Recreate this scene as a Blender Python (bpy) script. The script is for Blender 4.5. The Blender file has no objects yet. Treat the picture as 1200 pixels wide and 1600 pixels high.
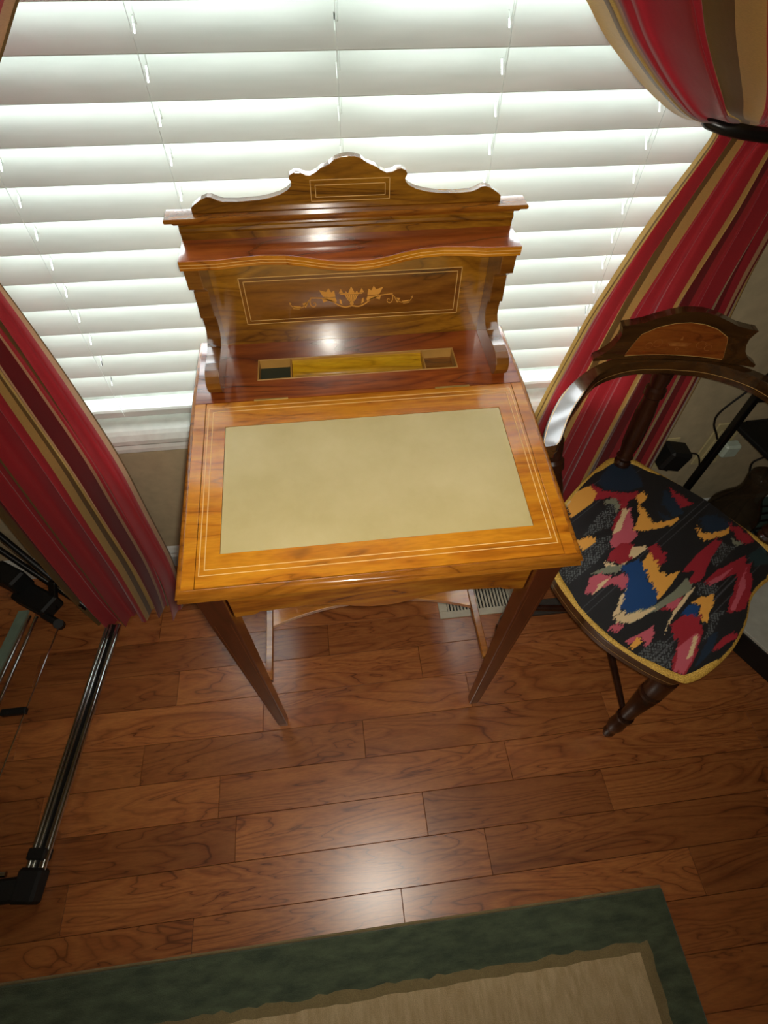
import bpy, bmesh, math, random
from mathutils import Vector, Matrix

S = bpy.context.scene
COL = S.collection
random.seed(7)

# ------------------------------------------------------------------ camera
cam_d = bpy.data.cameras.new('camera')
cam = bpy.data.objects.new('camera', cam_d)
COL.objects.link(cam)
R_ = Vector((0.99307, -0.11673, 0.01367)); U_ = Vector((0.08683, 0.80707, 0.58404)); F_ = Vector((0.07921, 0.57881, -0.81161))
CAMLOC = Vector((-0.0564, -0.3877, 1.5))
cam.matrix_world = Matrix(((R_.x, U_.x, -F_.x, CAMLOC.x), (R_.y, U_.y, -F_.y, CAMLOC.y), (R_.z, U_.z, -F_.z, CAMLOC.z), (0, 0, 0, 1)))
cam_d.sensor_fit = 'VERTICAL'; cam_d.sensor_height = 36.0; cam_d.sensor_width = 27.0
cam_d.lens = 36.0 * 835.02 / 1600.0
cam_d.clip_start = 0.02
S.camera = cam

# ------------------------------------------------------------------ sky, lamps, exposure
S.view_settings.view_transform = 'Standard'; S.view_settings.look = 'None'
S.view_settings.gamma = 1.0; S.view_settings.use_curve_mapping = False
S.view_settings.exposure = 0.0
S.cycles.use_denoising = True
S.cycles.sample_clamp_indirect = 6.0
S.cycles.max_bounces = 10; S.cycles.diffuse_bounces = 5; S.cycles.transparent_max_bounces = 12
W = bpy.data.worlds.new('overcast_sky'); S.world = W; W.use_nodes = True
W.node_tree.nodes['Background'].inputs[0].default_value = (0.92, 0.98, 1.0, 1)
W.node_tree.nodes['Background'].inputs[1].default_value = 11.0

def lamp(name, kind, loc, direction, energy, color, **kw):
    d = bpy.data.lights.new(name, kind); d.energy = energy; d.color = color
    for k, v in kw.items(): setattr(d, k, v)
    o = bpy.data.objects.new(name, d); COL.objects.link(o); o.location = loc
    o.rotation_euler = Vector(direction).to_track_quat('-Z', 'Y').to_euler()
    return o
# the phone's own flash, beside its lens: it makes the glare straight below the phone
lamp('phone_flash', 'SPOT', CAMLOC + R_ * 0.012 + U_ * 0.006, F_, 29.0, (1.0, 0.94, 0.82), shadow_soft_size=0.012, spot_size=math.radians(116), spot_blend=1.0)
# daylight portal just outside the pane
lamp('window_portal', 'AREA', (0, 0.70, 1.29), (0, -1, 0), 1.0, (1, 1, 1), shape='RECTANGLE', size=1.36, size_y=1.46).data.cycles.is_portal = True
# added dim warm fill light behind the photographer, not a lamp of the room
lamp('warm_fill', 'AREA', (0.2, -1.3, 2.38), (0, 0, -1), 2.0, (1.0, 0.80, 0.58), shape='DISK', size=0.35)

# ------------------------------------------------------------------ materials
def srgb(r, g, b):
    f = lambda c: (c / 255 / 12.92) if c / 255 <= 0.04045 else ((c / 255 + 0.055) / 1.055) ** 2.4
    return (f(r), f(g), f(b), 1)

class NT:
    def __init__(s, name):
        s.m = bpy.data.materials.new(name); s.m.use_nodes = True
        s.t = s.m.node_tree; s.b = s.t.nodes['Principled BSDF']; s.out = s.t.nodes['Material Output']
    def n(s, typ, **kw):
        x = s.t.nodes.new(typ)
        for k, v in kw.items(): setattr(x, k, v)
        return x
    def l(s, a, b): s.t.links.new(a, b)
    def ramp(s, fac, stops, interp='LINEAR'):
        r = s.n('ShaderNodeValToRGB'); cr = r.color_ramp; cr.interpolation = interp
        while len(cr.elements) > 1: cr.elements.remove(cr.elements[-1])
        cr.elements[0].position = stops[0][0]; cr.elements[0].color = stops[0][1]
        for p, c in stops[1:]:
            e = cr.elements.new(p); e.color = c
        s.l(fac, r.inputs[0]); return r.outputs[0]
    def noise(s, vec, scale, detail=4, rough=0.5, dist=0.0):
        x = s.n('ShaderNodeTexNoise'); x.inputs['Scale'].default_value = scale; x.inputs['Detail'].default_value = detail
        x.inputs['Roughness'].default_value = rough; x.inputs['Distortion'].default_value = dist
        if vec: s.l(vec, x.inputs['Vector'])
        return x.outputs['Fac']
    def coord(s, scale=(1, 1, 1), rot=(0, 0, 0), rnd=0.0, out='Object'):
        tc = s.n('ShaderNodeTexCoord'); v = tc.outputs[out]
        if rnd:
            oi = s.n('ShaderNodeObjectInfo'); mu = s.n('ShaderNodeVectorMath', operation='SCALE')
            cx = s.n('ShaderNodeCombineXYZ'); s.l(oi.outputs['Random'], cx.inputs[0]); s.l(oi.outputs['Random'], cx.inputs[1]); s.l(oi.outputs['Random'], cx.inputs[2])
            s.l(cx.outputs[0], mu.inputs[0]); mu.inputs['Scale'].default_value = rnd
            ad = s.n('ShaderNodeVectorMath', operation='ADD'); s.l(v, ad.inputs[0]); s.l(mu.outputs[0], ad.inputs[1]); v = ad.outputs[0]
        mp = s.n('ShaderNodeMapping'); mp.inputs['Scale'].default_value = scale; mp.inputs['Rotation'].default_value = rot
        s.l(v, mp.inputs['Vector']); return mp.outputs[0]
    def mix(s, a, b, fac, mode='MIX'):
        x = s.n('ShaderNodeMix', data_type='RGBA', blend_type=mode)
        for i, v in ((0, fac), (6, a), (7, b)):
            if hasattr(v, 'links'): s.l(v, x.inputs[i])
            else: x.inputs[i].default_value = v
        return x.outputs[2]
    def bump(s, h, strength=0.2, dist=0.001):
        x = s.n('ShaderNodeBump'); x.inputs['Strength'].default_value = strength; x.inputs['Distance'].default_value = dist
        s.l(h, x.inputs['Height']); s.l(x.outputs[0], s.b.inputs['Normal'])
    def set(s, **kw):
        for k, v in kw.items():
            k = k.replace('_', ' ')
            if hasattr(v, 'links'): s.l(v, s.b.inputs[k])
            else: s.b.inputs[k].default_value = v
        return s.m

def plain(name, c, rough=0.5, metal=0.0, **kw):
    x = NT(name); v = x.coord((1, 1, 1)); f = x.noise(v, 35, 3)
    base = x.ramp(f, [(0.3, tuple(k * 0.9 for k in c[:3]) + (1,)), (0.7, tuple(min(1, k * 1.06) for k in c[:3]) + (1,))])
    return x.set(Base_Color=base, Roughness=rough, Metallic=metal, **kw)

def wood(name, dark, mid, light, grain='X', scale=1.0, rough=0.3, coat=0.3, figure=1.0, rnd=0.0, bands=9.0, hue_var=0.0, spec=0.35, blotch=0.45):
    x = NT(name)
    st = {'X': (1.0, 6.0, 6.0), 'Y': (6.0, 1.0, 6.0), 'Z': (6.0, 6.0, 1.0)}[grain]
    v = x.coord(tuple(k * scale for k in st), rnd=rnd)
    warp = x.noise(v, 1.3, 3, 0.5, 0.6 * figure)
    # growth rings: fold the slow noise into bands
    mu = x.n('ShaderNodeMath', operation='MULTIPLY'); x.l(warp, mu.inputs[0]); mu.inputs[1].default_value = bands
    fr = x.n('ShaderNodeMath', operation='PINGPONG'); x.l(mu.outputs[0], fr.inputs[0]); fr.inputs[1].default_value = 1.0
    ring = x.ramp(fr.outputs[0], [(0.0, dark), (0.07, mid), (0.5, light), (0.9, mid), (1.0, tuple((a + b) / 2 for a, b in zip(dark, mid)))])
    blot = x.noise(v, 0.9, 4, 0.6, 0.8)
    c = x.mix(ring, x.ramp(blot, [(0.30, dark), (0.48, mid), (0.70, light)]), blotch)
    fb = x.coord(tuple(k * scale * 22 for k in (st if True else st)), rnd=rnd)
    fine = x.noise(fb, 1.6, 2)
    c = x.mix(c, x.ramp(fine, [(0.25, (0.62, 0.58, 0.55, 1)), (0.6, (1, 1, 1, 1))]), 0.55, 'MULTIPLY')
    if hue_var:
        oi = x.n('ShaderNodeObjectInfo')
        c = x.mix(c, x.ramp(oi.outputs['Random'], [(0, (1 - hue_var, 1 - hue_var * 1.15, 1 - hue_var * 1.2, 1)), (1, (1.12, 1.1, 1.1, 1))]), 1.0, 'MULTIPLY')
    x.bump(fine, 0.05, 0.0005)
    return x.set(Base_Color=c, Roughness=rough, Coat_Weight=coat, Coat_Roughness=0.115, Coat_IOR=1.7, Specular_IOR_Level=spec)

M = {}
M['rosewood'] = wood('rosewood_polished', srgb(70, 26, 12), srgb(140, 64, 26), srgb(178, 92, 34), 'X', 1.0, 0.26, 0.9)
M['walnut_gold'] = wood('walnut_golden_veneer', srgb(92, 44, 8), srgb(178, 104, 20), srgb(212, 142, 32), 'X', 1.3, 0.26, 0.9, figure=1.6, bands=7)
M['walnut_brown'] = wood('walnut_brown_veneer', srgb(62, 32, 8), srgb(112, 66, 18), srgb(146, 94, 28), 'X', 1.6, 0.26, 0.9, bands=6)
M['walnut_olive'] = wood('walnut_olive_veneer', srgb(64, 36, 6), srgb(128, 80, 16), srgb(166, 114, 26), 'X', 1.9, 0.26, 0.9, figure=2.0, bands=8)
M['leg_wood'] = wood('mahogany_leg', srgb(36, 11, 7), srgb(62, 22, 12), srgb(82, 33, 17), 'Z', 1.2, 0.28, 0.9)
M['mold_wood'] = wood('moulding_wood', srgb(80, 42, 8), srgb(144, 84, 20), srgb(176, 112, 32), 'X', 1.4, 0.26, 0.9)
M['tray_gilt'] = wood('pen_tray_wood', srgb(96, 66, 10), srgb(196, 146, 22), srgb(214, 170, 34), 'X', 1.6, 0.3, 0.3)
M['tray_rim'] = plain('pen_tray_rim_wood', srgb(176, 130, 62), 0.4)
M['string'] = plain('boxwood_stringing', srgb(226, 180, 104), 0.4)
M['string_dull'] = plain('brown_stringing', srgb(128, 74, 38), 0.4)  # darker brown than the other stringing, for the leg lines
M['marquetry'] = plain('boxwood_marquetry', srgb(214, 150, 62), 0.4)
M['brass'] = plain('aged_brass', srgb(168, 138, 74), 0.35, 0.7)
M['inkwell'] = plain('green_baize_well', srgb(40, 48, 34), 0.6)
M['ebony'] = wood('dark_stained_wood', srgb(26, 12, 7), srgb(48, 24, 12), srgb(66, 34, 18), 'Z', 1.2, 0.3, 0.25)
M['chair_wood'] = wood('chair_brown_wood', srgb(34, 20, 8), srgb(68, 43, 19), srgb(92, 60, 27), 'X', 1.3, 0.27, 0.9)
M['chair_panel'] = wood('chair_inlay_veneer', srgb(92, 40, 14), srgb(148, 76, 28), srgb(168, 98, 38), 'X', 1.5, 0.3, 0.9)
M['plank'] = wood('oak_plank', srgb(84, 40, 20), srgb(172, 101, 52), srgb(200, 130, 70), 'X', 1.5, 0.30, 0.0, figure=1.3, rnd=37.0, bands=12, hue_var=0.30, spec=1.0, blotch=0.35)
M['subfloor'] = plain('dark_joint_filler', srgb(34, 14, 8), 0.8)
M['white_paint'] = plain('white_gloss_paint', srgb(232, 236, 230), 0.35)
M['wall'] = plain('khaki_wall_paint', srgb(196, 182, 148), 0.85)
M['ceiling'] = plain('white_ceiling_paint', srgb(226, 224, 216), 0.9)
M['black'] = plain('black_plastic', srgb(17, 18, 17), 0.6)
M['black_metal'] = plain('black_lacquered_metal', srgb(20, 20, 19), 0.3)
M['rubber'] = plain('black_cable_rubber', srgb(22, 20, 17), 0.55)
M['chrome'] = plain('chrome', srgb(205, 208, 204), 0.12, 1.0)
M['grey_green'] = plain('grey_green_panel', srgb(128, 150, 134), 0.45)
M['gold_braid'] = plain('gold_braid', srgb(206, 164, 62), 0.7)
M['outlet'] = plain('cream_outlet_plastic', srgb(214, 200, 150), 0.45)
M['charger'] = plain('white_plastic', srgb(206, 222, 206), 0.4)
M['vent'] = plain('cream_enamel', srgb(206, 198, 176), 0.4)
M['teal_box'] = plain('dark_teal_board', srgb(52, 72, 66), 0.7)
M['white_board'] = plain('white_card', srgb(206, 210, 200), 0.6)
M['mat'] = plain('dark_grey_plastic', srgb(62, 56, 50), 0.6)

x = NT('dyed_leather'); v = x.coord((1, 1, 1))
c = x.ramp(x.noise(v, 9, 5, 0.6), [(0.3, srgb(176, 158, 104)), (0.7, srgb(190, 172, 122))])
x.bump(x.noise(x.coord((1, 1, 1)), 420, 2), 0.12, 0.0004)
M['leather'] = x.set(Base_Color=c, Roughness=0.42)

# blind slats: white, a little light passes through
x = NT('slat_white'); f = x.noise(x.coord((1.5, 12, 12)), 4, 3)
c = x.ramp(f, [(0.3, srgb(222, 227, 221)), (0.7, srgb(232, 236, 231))]); x.set(Base_Color=c, Roughness=0.4)
tr = x.n('ShaderNodeBsdfTranslucent'); x.l(c, tr.inputs[0]); mx = x.n('ShaderNodeMixShader'); mx.inputs[0].default_value = 0.07
x.l(x.b.outputs[0], mx.inputs[1]); x.l(tr.outputs[0], mx.inputs[2]); x.l(mx.outputs[0], x.out.inputs[0]); M['slat'] = x.m
x = NT('cord_white'); x.set(Base_Color=srgb(240, 244, 240), Roughness=0.6)
tr = x.n('ShaderNodeBsdfTranslucent'); tr.inputs[0].default_value = srgb(245, 248, 245); mx = x.n('ShaderNodeMixShader'); mx.inputs[0].default_value = 0.7
x.l(x.b.outputs[0], mx.inputs[1]); x.l(tr.outputs[0], mx.inputs[2]); x.l(mx.outputs[0], x.out.inputs[0]); M['cord'] = x.m

x = NT('window_glass'); tp = x.n('ShaderNodeBsdfTransparent'); gl = x.n('ShaderNodeBsdfGlossy'); gl.inputs['Roughness'].default_value = 0.02
fr = x.n('ShaderNodeFresnel'); mx = x.n('ShaderNodeMixShader'); x.l(fr.outputs[0], mx.inputs[0]); x.l(tp.outputs[0], mx.inputs[1]); x.l(gl.outputs[0], mx.inputs[2])
x.l(mx.outputs[0], x.out.inputs[0]); M['pane'] = x.m

x = NT('smoked_glass'); tp = x.n('ShaderNodeBsdfTransparent'); tp.inputs[0].default_value = srgb(196, 182, 158)
x.set(Base_Color=srgb(70, 60, 46), Roughness=0.06); mx = x.n('ShaderNodeMixShader'); mx.inputs[0].default_value = 0.42
x.l(tp.outputs[0], mx.inputs[1]); x.l(x.b.outputs[0], mx.inputs[2]); x.l(mx.outputs[0], x.out.inputs[0]); M['smoked'] = x.m

def fabric(name, stripes):
    x = NT(name); tc = x.n('ShaderNodeUVMap'); sp = x.n('ShaderNodeSeparateXYZ'); x.l(tc.outputs[0], sp.inputs[0])
    c = x.ramp(sp.outputs[0], stripes, 'CONSTANT')
    weave = x.noise(x.coord((60, 60, 900)), 3, 2)
    c = x.mix(c, x.ramp(weave, [(0.3, (0.82, 0.8, 0.8, 1)), (0.7, (1.08, 1.06, 1.05, 1))]), 0.8, 'MULTIPLY')
    x.bump(x.noise(x.coord((1, 1, 0.3)), 14, 3), 0.5, 0.004)
    x.set(Base_Color=c, Roughness=0.42, Sheen_Weight=0.4)
    tr = x.n('ShaderNodeBsdfTranslucent'); x.l(c, tr.inputs[0]); mx = x.n('ShaderNodeMixShader'); mx.inputs[0].default_value = 0.2
    x.l(x.b.outputs[0], mx.inputs[1]); x.l(tr.outputs[0], mx.inputs[2]); x.l(mx.outputs[0], x.out.inputs[0])
    return x.m
RED, MAR, GOLD, OLIVE, TAN = srgb(172, 40, 49), srgb(118, 28, 31), srgb(200, 164, 92), srgb(112, 84, 42), srgb(196, 152, 112)
def seq(parts):
    out = []; p = 0.0
    tot = sum(w for w, _ in parts)
    for w, c in parts:
        out.append((p / tot, c)); p += w
    return out
M['curtain_r'] = fabric('striped_satin_right', seq([(1.5, GOLD), (1, OLIVE), (2, GOLD), (1, MAR), (14, RED), (3, GOLD), (1.5, OLIVE), (1.5, GOLD), (25, RED), (3, GOLD), (1, OLIVE), (2, GOLD), (6, MAR), (16, RED), (2, GOLD), (1.5, OLIVE), (1.5, TAN), (3, MAR), (2, RED), (1.2, TAN), (3, MAR), (2, GOLD), (1, OLIVE)]))  # widest MAR band is a dark fold's shade painted in as a stripe
M['curtain_l'] = fabric('striped_satin_left', seq([(2, OLIVE), (4, MAR), (1.5, TAN), (2, OLIVE), (18, RED), (2, GOLD), (1.5, OLIVE), (2, GOLD), (1.5, OLIVE), (24, RED), (2, GOLD), (2, OLIVE), (2.5, GOLD), (2, OLIVE), (2, MAR), (1, TAN), (3, MAR), (1, TAN), (3, MAR), (1, TAN), (3, RED), (1.5, OLIVE), (1, TAN), (16, RED), (1.5, TAN), (1, OLIVE)]))

def rugmat(name, a, b, sc=(1, 1, 1)):
    x = NT(name); c = x.ramp(x.noise(x.coord(sc), 30, 4, 0.65), [(0.3, a), (0.7, b)])
    c = x.mix(c, x.ramp(x.noise(x.coord(), 700, 2), [(0.3, (0.7, 0.7, 0.7, 1)), (0.7, (1.1, 1.1, 1.1, 1))]), 0.8, 'MULTIPLY')
    x.bump(x.noise(x.coord(), 500, 3), 0.8, 0.002)
    return x.set(Base_Color=c, Roughness=0.95, Sheen_Weight=0.3)
M['rug_green'] = rugmat('rug_green_pile', srgb(66, 78, 58), srgb(102, 114, 84), (0.6, 2, 1))
M['rug_olive'] = rugmat('rug_olive_pile', srgb(140, 122, 78), srgb(158, 138, 92))
M['rug_beige'] = rugmat('rug_beige_pile', srgb(200, 170, 122), srgb(226, 200, 152), (3, 0.8, 1))

x = NT('ikat_fabric'); at = x.n('ShaderNodeVertexColor'); at.layer_name = 'ikat'
x.bump(x.noise(x.coord(), 900, 2), 0.4, 0.0006)
M['ikat'] = x.set(Base_Color=at.outputs[0], Roughness=0.55, Sheen_Weight=0.05)

# ------------------------------------------------------------------ mesh helpers
def box(bm, x0, x1, y0, y1, z0, z1, bev=0.0):
    vs = [bm.verts.new((x, y, z)) for z in (z0, z1) for y in (y0, y1) for x in (x0, x1)]
    fs = [bm.faces.new([vs[i] for i in f]) for f in ((0, 2, 3, 1), (4, 5, 7, 6), (0, 1, 5, 4), (2, 6, 7, 3), (0, 4, 6, 2), (1, 3, 7, 5))]
    if bev:
        es = set(e for f in fs for e in f.edges)
        bmesh.ops.bevel(bm, geom=list(es), offset=bev, segments=1, affect='EDGES', profile=0.5)
    return vs
def prism(bm, poly, axis, a, b, bev=0.0):
    def P(p, t):
        return {'X': (t, p[0], p[1]), 'Y': (p[0], t, p[1]), 'Z': (p[0], p[1], t)}[axis]
    A = [bm.verts.new(P(p, a)) for p in poly]; B = [bm.verts.new(P(p, b)) for p in poly]
    n = len(poly); fs = [bm.faces.new(A), bm.faces.new(list(reversed(B)))]
    for i in range(n): bm.faces.new((A[i], B[i], B[(i + 1) % n], A[(i + 1) % n]))
    bmesh.ops.recalc_face_normals(bm, faces=bm.faces[:])
    if bev:
        es = set(e for f in fs for e in f.edges)
        bmesh.ops.bevel(bm, geom=list(es), offset=bev, segments=2, affect='EDGES', profile=0.5)
def loft(bm, rings, closed=True, caps=True):
    V = [[bm.verts.new(p) for p in r] for r in rings]
    n = len(rings[0])
    for a, b in zip(V, V[1:]):
        for i in range(n if closed else n - 1):
            bm.faces.new((a[i], a[(i + 1) % n], b[(i + 1) % n], b[i]))
    if caps and closed:
        bm.faces.new(list(reversed(V[0]))); bm.faces.new(V[-1])
def tube(bm, pts, r, n=10):
    pts = [Vector(p) for p in pts]; rings = []; up = Vector((0, 0, 1)); ref = None
    for i, p in enumerate(pts):
        d = (pts[min(i + 1, len(pts) - 1)] - pts[max(i - 1, 0)]).normalized()
        if ref is None: ref = d.cross(up if abs(d.z) < 0.95 else Vector((1, 0, 0))).normalized()
        ref = (ref - d * ref.dot(d)).normalized(); b = d.cross(ref)
        rr = r[i] if isinstance(r, (list, tuple)) else r
        rings.append([p + (ref * math.cos(t) + b * math.sin(t)) * rr for t in [2 * math.pi * k / n for k in range(n)]])
    loft(bm, rings)
def smooth_pts(pts, k=6):
    P = [Vector(p) for p in pts]; P = [2 * P[0] - P[1]] + P + [2 * P[-1] - P[-2]]; out = []
    for i in range(1, len(P) - 2):
        for j in range(k):
            t = j / k; a, b, c, d = P[i - 1], P[i], P[i + 1], P[i + 2]
            out.append(0.5 * ((2 * b) + (c - a) * t + (2 * a - 5 * b + 4 * c - d) * t * t + (3 * b - a - 3 * c + d) * t ** 3))
    out.append(P[-2]); return out
def turned(bm, base, top, prof, n=16):
    base, top = Vector(base), Vector(top)
    tube(bm, [base.lerp(top, t) for t, _ in prof], [r for _, r in prof], n)
def obj(name, bm, mat, parent=None, smooth=False, flat_angle=None):
    bmesh.ops.recalc_face_normals(bm, faces=bm.faces[:])
    me = bpy.data.meshes.new(name); bm.to_mesh(me); bm.free()
    me.materials.append(mat)
    if smooth:
        for p in me.polygons: p.use_smooth = True
        me.set_sharp_from_angle(angle=math.radians(flat_angle or 40))
    o = bpy.data.objects.new(name, me); COL.objects.link(o)
    if parent: o.parent = parent; o.matrix_parent_inverse = Matrix.Translation(-parent.location) if parent.type == 'EMPTY' else Matrix.Identity(4)
    return o
def thing(name, loc, label, cat, group=None):
    o = bpy.data.objects.new(name, None); COL.objects.link(o); o.location = loc; o.empty_display_size = 0.05
    o['label'] = label; o['category'] = cat
    if group: o['group'] = group
    return o
def tag(o, label, cat, group=None):
    o['label'] = label; o['category'] = cat
    if group: o['group'] = group
    return o
def struct(name, bm, mat, **kw):
    o = obj(name, bm, mat, **kw); o['kind'] = 'structure'; return o
def B(): return bmesh.new()
def strips(bm, segs, w, plane, off):
    """thin inlaid lines: segs = polylines in 2D; plane(u, v) -> 3D, raised along the plane's normal"""
    for pl in segs:
        for (a, b) in zip(pl, pl[1:]):
            a2, b2 = Vector(a), Vector(b); d = (b2 - a2).normalized(); n = Vector((-d.y, d.x)) * w / 2; a2 = a2 - d * w / 2; b2 = b2 + d * w / 2
            q = [a2 + n, b2 + n, b2 - n, a2 - n]
            lo = [bm.verts.new(plane(p.x, p.y, 0)) for p in q]; hi = [bm.verts.new(plane(p.x, p.y, off)) for p in q]
            bm.faces.new(hi)
            for i in range(4): bm.faces.new((lo[i], lo[(i + 1) % 4], hi[(i + 1) % 4], hi[i]))
def rect(x0, y0, x1, y1): return [(x0, y0), (x1, y0), (x1, y1), (x0, y1), (x0, y0)]

# ------------------------------------------------------------------ room shell
XL, XR, YF, YW, ZC = -1.75, 1.95, -2.3, 0.56, 2.45
WX, WZ0, WZ1 = 0.70, 0.585, 2.02
bm = B(); box(bm, XL - 0.1, XR + 0.1, YF - 0.1, YW + 0.12, -0.06, -0.012); floor = struct('floor', bm, M['subfloor'])
bm = B()
box(bm, XL - 0.1, -WX, YW, YW + 0.13, -0.012, ZC); box(bm, WX, XR + 0.1, YW, YW + 0.13, -0.012, ZC)
box(bm, -WX, WX, YW, YW + 0.13, -0.012, WZ0); box(bm, -WX, WX, YW, YW + 0.13, WZ1, ZC); struct('wall_back', bm, M['wall'])
bm = B(); box(bm, XL - 0.1, XL, YF, YW, -0.012, ZC); struct('wall_left', bm, M['wall'])
bm = B(); box(bm, XR, XR + 0.1, YF, YW, -0.012, ZC); struct('wall_right', bm, M['wall'])
bm = B(); box(bm, XL, XR, YF - 0.1, YF, -0.012, ZC); struct('wall_front', bm, M['wall'])
bm = B(); box(bm, XL - 0.1, XR + 0.1, YF - 0.1, YW + 0.13, ZC, ZC + 0.08); struct('ceiling', bm, M['ceiling'])
bm = B(); prism(bm, [(YW, 0), (YW - 0.018, 0), (YW - 0.018, 0.055), (YW - 0.013, 0.063), (YW - 0.013, 0.070), (YW - 0.008, 0.078), (YW - 0.004, 0.085), (YW, 0.09)], 'X', XL, XR)
struct('baseboard_back', bm, M['white_paint'])

# floor boards, one object each: rows run along X, joints where the photo shows them
PW = 0.0952; Y0 = 0.2867
joints = {-3: [-0.5, 0.6], -2: [-1.0, 0.1, 0.9], -1: [-0.62, 0.42, 1.2], 0: [-0.95, -0.127, 0.75], 1: [-1.2, -0.55, 0.1321, 1.02], 2: [-0.95, -0.3147, 0.2544, 0.92], 3: [-1.15, -0.62, -0.0487, 0.62, 1.25], 4: [-0.85, -0.42, 0.319, 1.0],
          5: [-1.05, -0.3757, 0.0838, 0.55, 1.2], 6: [-0.75, 0.2207, 0.95], 7: [-0.4617, 0.0044, 0.7, 1.3], 8: [-0.9, 0.35, 1.1], 9: [-0.3, 0.85], 10: [-0.7, 0.3, 1.2]}
for j in range(-3, 11):
    ya, yb = Y0 - (j + 1) * PW, Y0 - j * PW
    yb = min(yb, YW)
    xs = [XL] + joints[j] + [XR]
    for a, b in zip(xs, xs[1:]):
        bm = B(); box(bm, a + 0.0004, b - 0.0004, ya + 0.0004, yb - 0.0004, -0.0119, 0.0, 0.0007)
        cx, cy = (a + b) / 2, (ya + yb) / 2
        bmesh.ops.translate(bm, verts=bm.verts[:], vec=(-cx, -cy, 0))
        o = obj('plank', bm, M['plank'], floor); o.location = (cx, cy, 0)
bm = B(); box(bm, XL, XR, YF, Y0 - 11 * PW - 0.0004, -0.0119, 0.0); o = obj('rear_boards', bm, M['plank'], floor)

# window: casing, sill, apron, sash bars, pane
bm = B()
for s in (-1, 1): box(bm, s * WX if s > 0 else -WX - 0.07, WX + 0.07 if s > 0 else -WX, YW - 0.010, YW - 0.0002, WZ0, WZ1 + 0.07, 0.003)
box(bm, -WX, WX, YW - 0.010, YW - 0.0002, WZ1, WZ1 + 0.07, 0.003)
win = struct('window_1', bm, M['white_paint'])
bm = B(); prism(bm, [(YW + 0.12, WZ0 + 0.004), (YW + 0.12, WZ0 - 0.012), (YW - 0.0002, WZ0 - 0.012), (YW - 0.0002, WZ0 - 0.034), (YW - 0.014, WZ0 - 0.034), (YW - 0.019, WZ0 - 0.026), (YW - 0.018, WZ0 - 0.016), (YW - 0.010, WZ0 - 0.004), (YW - 0.002, WZ0 + 0.002), (YW + 0.006, WZ0 + 0.004)], 'X', -WX + 0.0005, WX - 0.0005)
obj('sill', bm, M['white_paint'], win)
bm = B(); prism(bm, [(YW - 0.0002, WZ0 - 0.0345), (YW - 0.010, WZ0 - 0.0345), (YW - 0.016, WZ0 - 0.044), (YW - 0.017, WZ0 - 0.054), (YW - 0.012, WZ0 - 0.060), (YW - 0.0002, WZ0 - 0.062)], 'X', -WX - 0.04, WX + 0.04)
obj('apron', bm, M['white_paint'], win)
bm = B()
for xx in (-WX + 0.02, 0, WX - 0.02): box(bm, xx - 0.02, xx + 0.02, YW + 0.10, YW + 0.125, WZ0 + 0.0045, WZ1, 0.002)
for zz in (WZ0 + 0.03, (WZ0 + WZ1) / 2, WZ1 - 0.025): box(bm, -WX, WX, YW + 0.10, YW + 0.125, zz - 0.02, zz + 0.02, 0.002)
obj('sash', bm, M['white_paint'], win)
bm = B(); box(bm, -WX, WX, YW + 0.111, YW + 0.114, WZ0 + 0.005, WZ1); obj('pane', bm, M['pane'], win)

# blind: 24 slats on five ladder cords
blind = thing('window_blind', (0, 0.60, WZ0), 'white wide-slat window blind with tilted slats and thin ladder cords behind the desk', 'blind')
SP = 0.0538; TILT = math.radians(50); SW = 0.065; BX = WX - 0.012
CORDS = (-0.536, -0.278, -0.0064, 0.2425, 0.5166)
def slat_bm():
    bm = B(); n = 12; sec = []
    for i in range(n + 1):
        t = i / n; crown = 0.0022 * (1 - (2 * t - 1) ** 2)
        # from the room-side lower edge (t=0) to the outer upper edge (t=1)
        y = t * SW * math.cos(TILT) - crown * math.sin(TILT); z = t * SW * math.sin(TILT) + crown * math.cos(TILT)
        sec.append(((y, z), (y + 0.0026 * math.sin(TILT), z - 0.0026 * math.cos(TILT))))
    def part(i0, i1, x0, x1): prism(bm, [p[0] for p in sec[i0:i1 + 1]] + [p[1] for p in sec[i0:i1 + 1]][::-1], 'X', x0, x1)
    part(0, 4, -BX, BX); part(8, n, -BX, BX)
    xs = [-BX] + [k for c in CORDS for k in (c - 0.0013, c + 0.0013)] + [BX]     # route holes for the cords
    for k in range(0, len(xs), 2): part(4, 8, xs[k], xs[k + 1])
    return bm
bmS = slat_bm(); s0 = obj('slat', bmS, M['slat'], blind, smooth=True)
s0.matrix_parent_inverse = Matrix.Identity(4)
ZB = 1.2688
for j in range(11, -15, -1):
    o = s0 if j == 11 else s0.copy()
    if j != 11: COL.objects.link(o); o.parent = blind
    o.location = (0, 0.5805 - 0.60, ZB - j * SP - WZ0)
bm = B(); box(bm, -BX, BX, 0.583, 0.632, 0.605, 0.628, 0.004); obj('bottom_rail', bm, M['slat'], blind)
bm = B(); box(bm, -BX, BX, 0.575, 0.64, WZ1 - 0.06, WZ1 - 0.001, 0.003); obj('headrail', bm, M['white_paint'], blind)
for cx in CORDS:
    bm = B(); tube(bm, [(cx, 0.5785, 0.615), (cx, 0.5785, 1.97)], 0.0008, 6)
    tube(bm, [(cx + 0.004, 0.6, 0.62), (cx + 0.004, 0.6, 1.97)], 0.0011, 6)
    obj('ladder_cord', bm, M['cord'], blind)

# ------------------------------------------------------------------ writing desk
desk = thing('writing_desk', (0, 0.25, 0), 'small golden walnut lady\'s writing desk with sloping leather lid and carved gallery', 'desk')
D1, D2, H1, H2, A = 0.3608, 0.5375, 0.7973, 0.8311, 0.2995
lz = lambda y: H1 + (H2 - H1) / D1 * y
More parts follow.
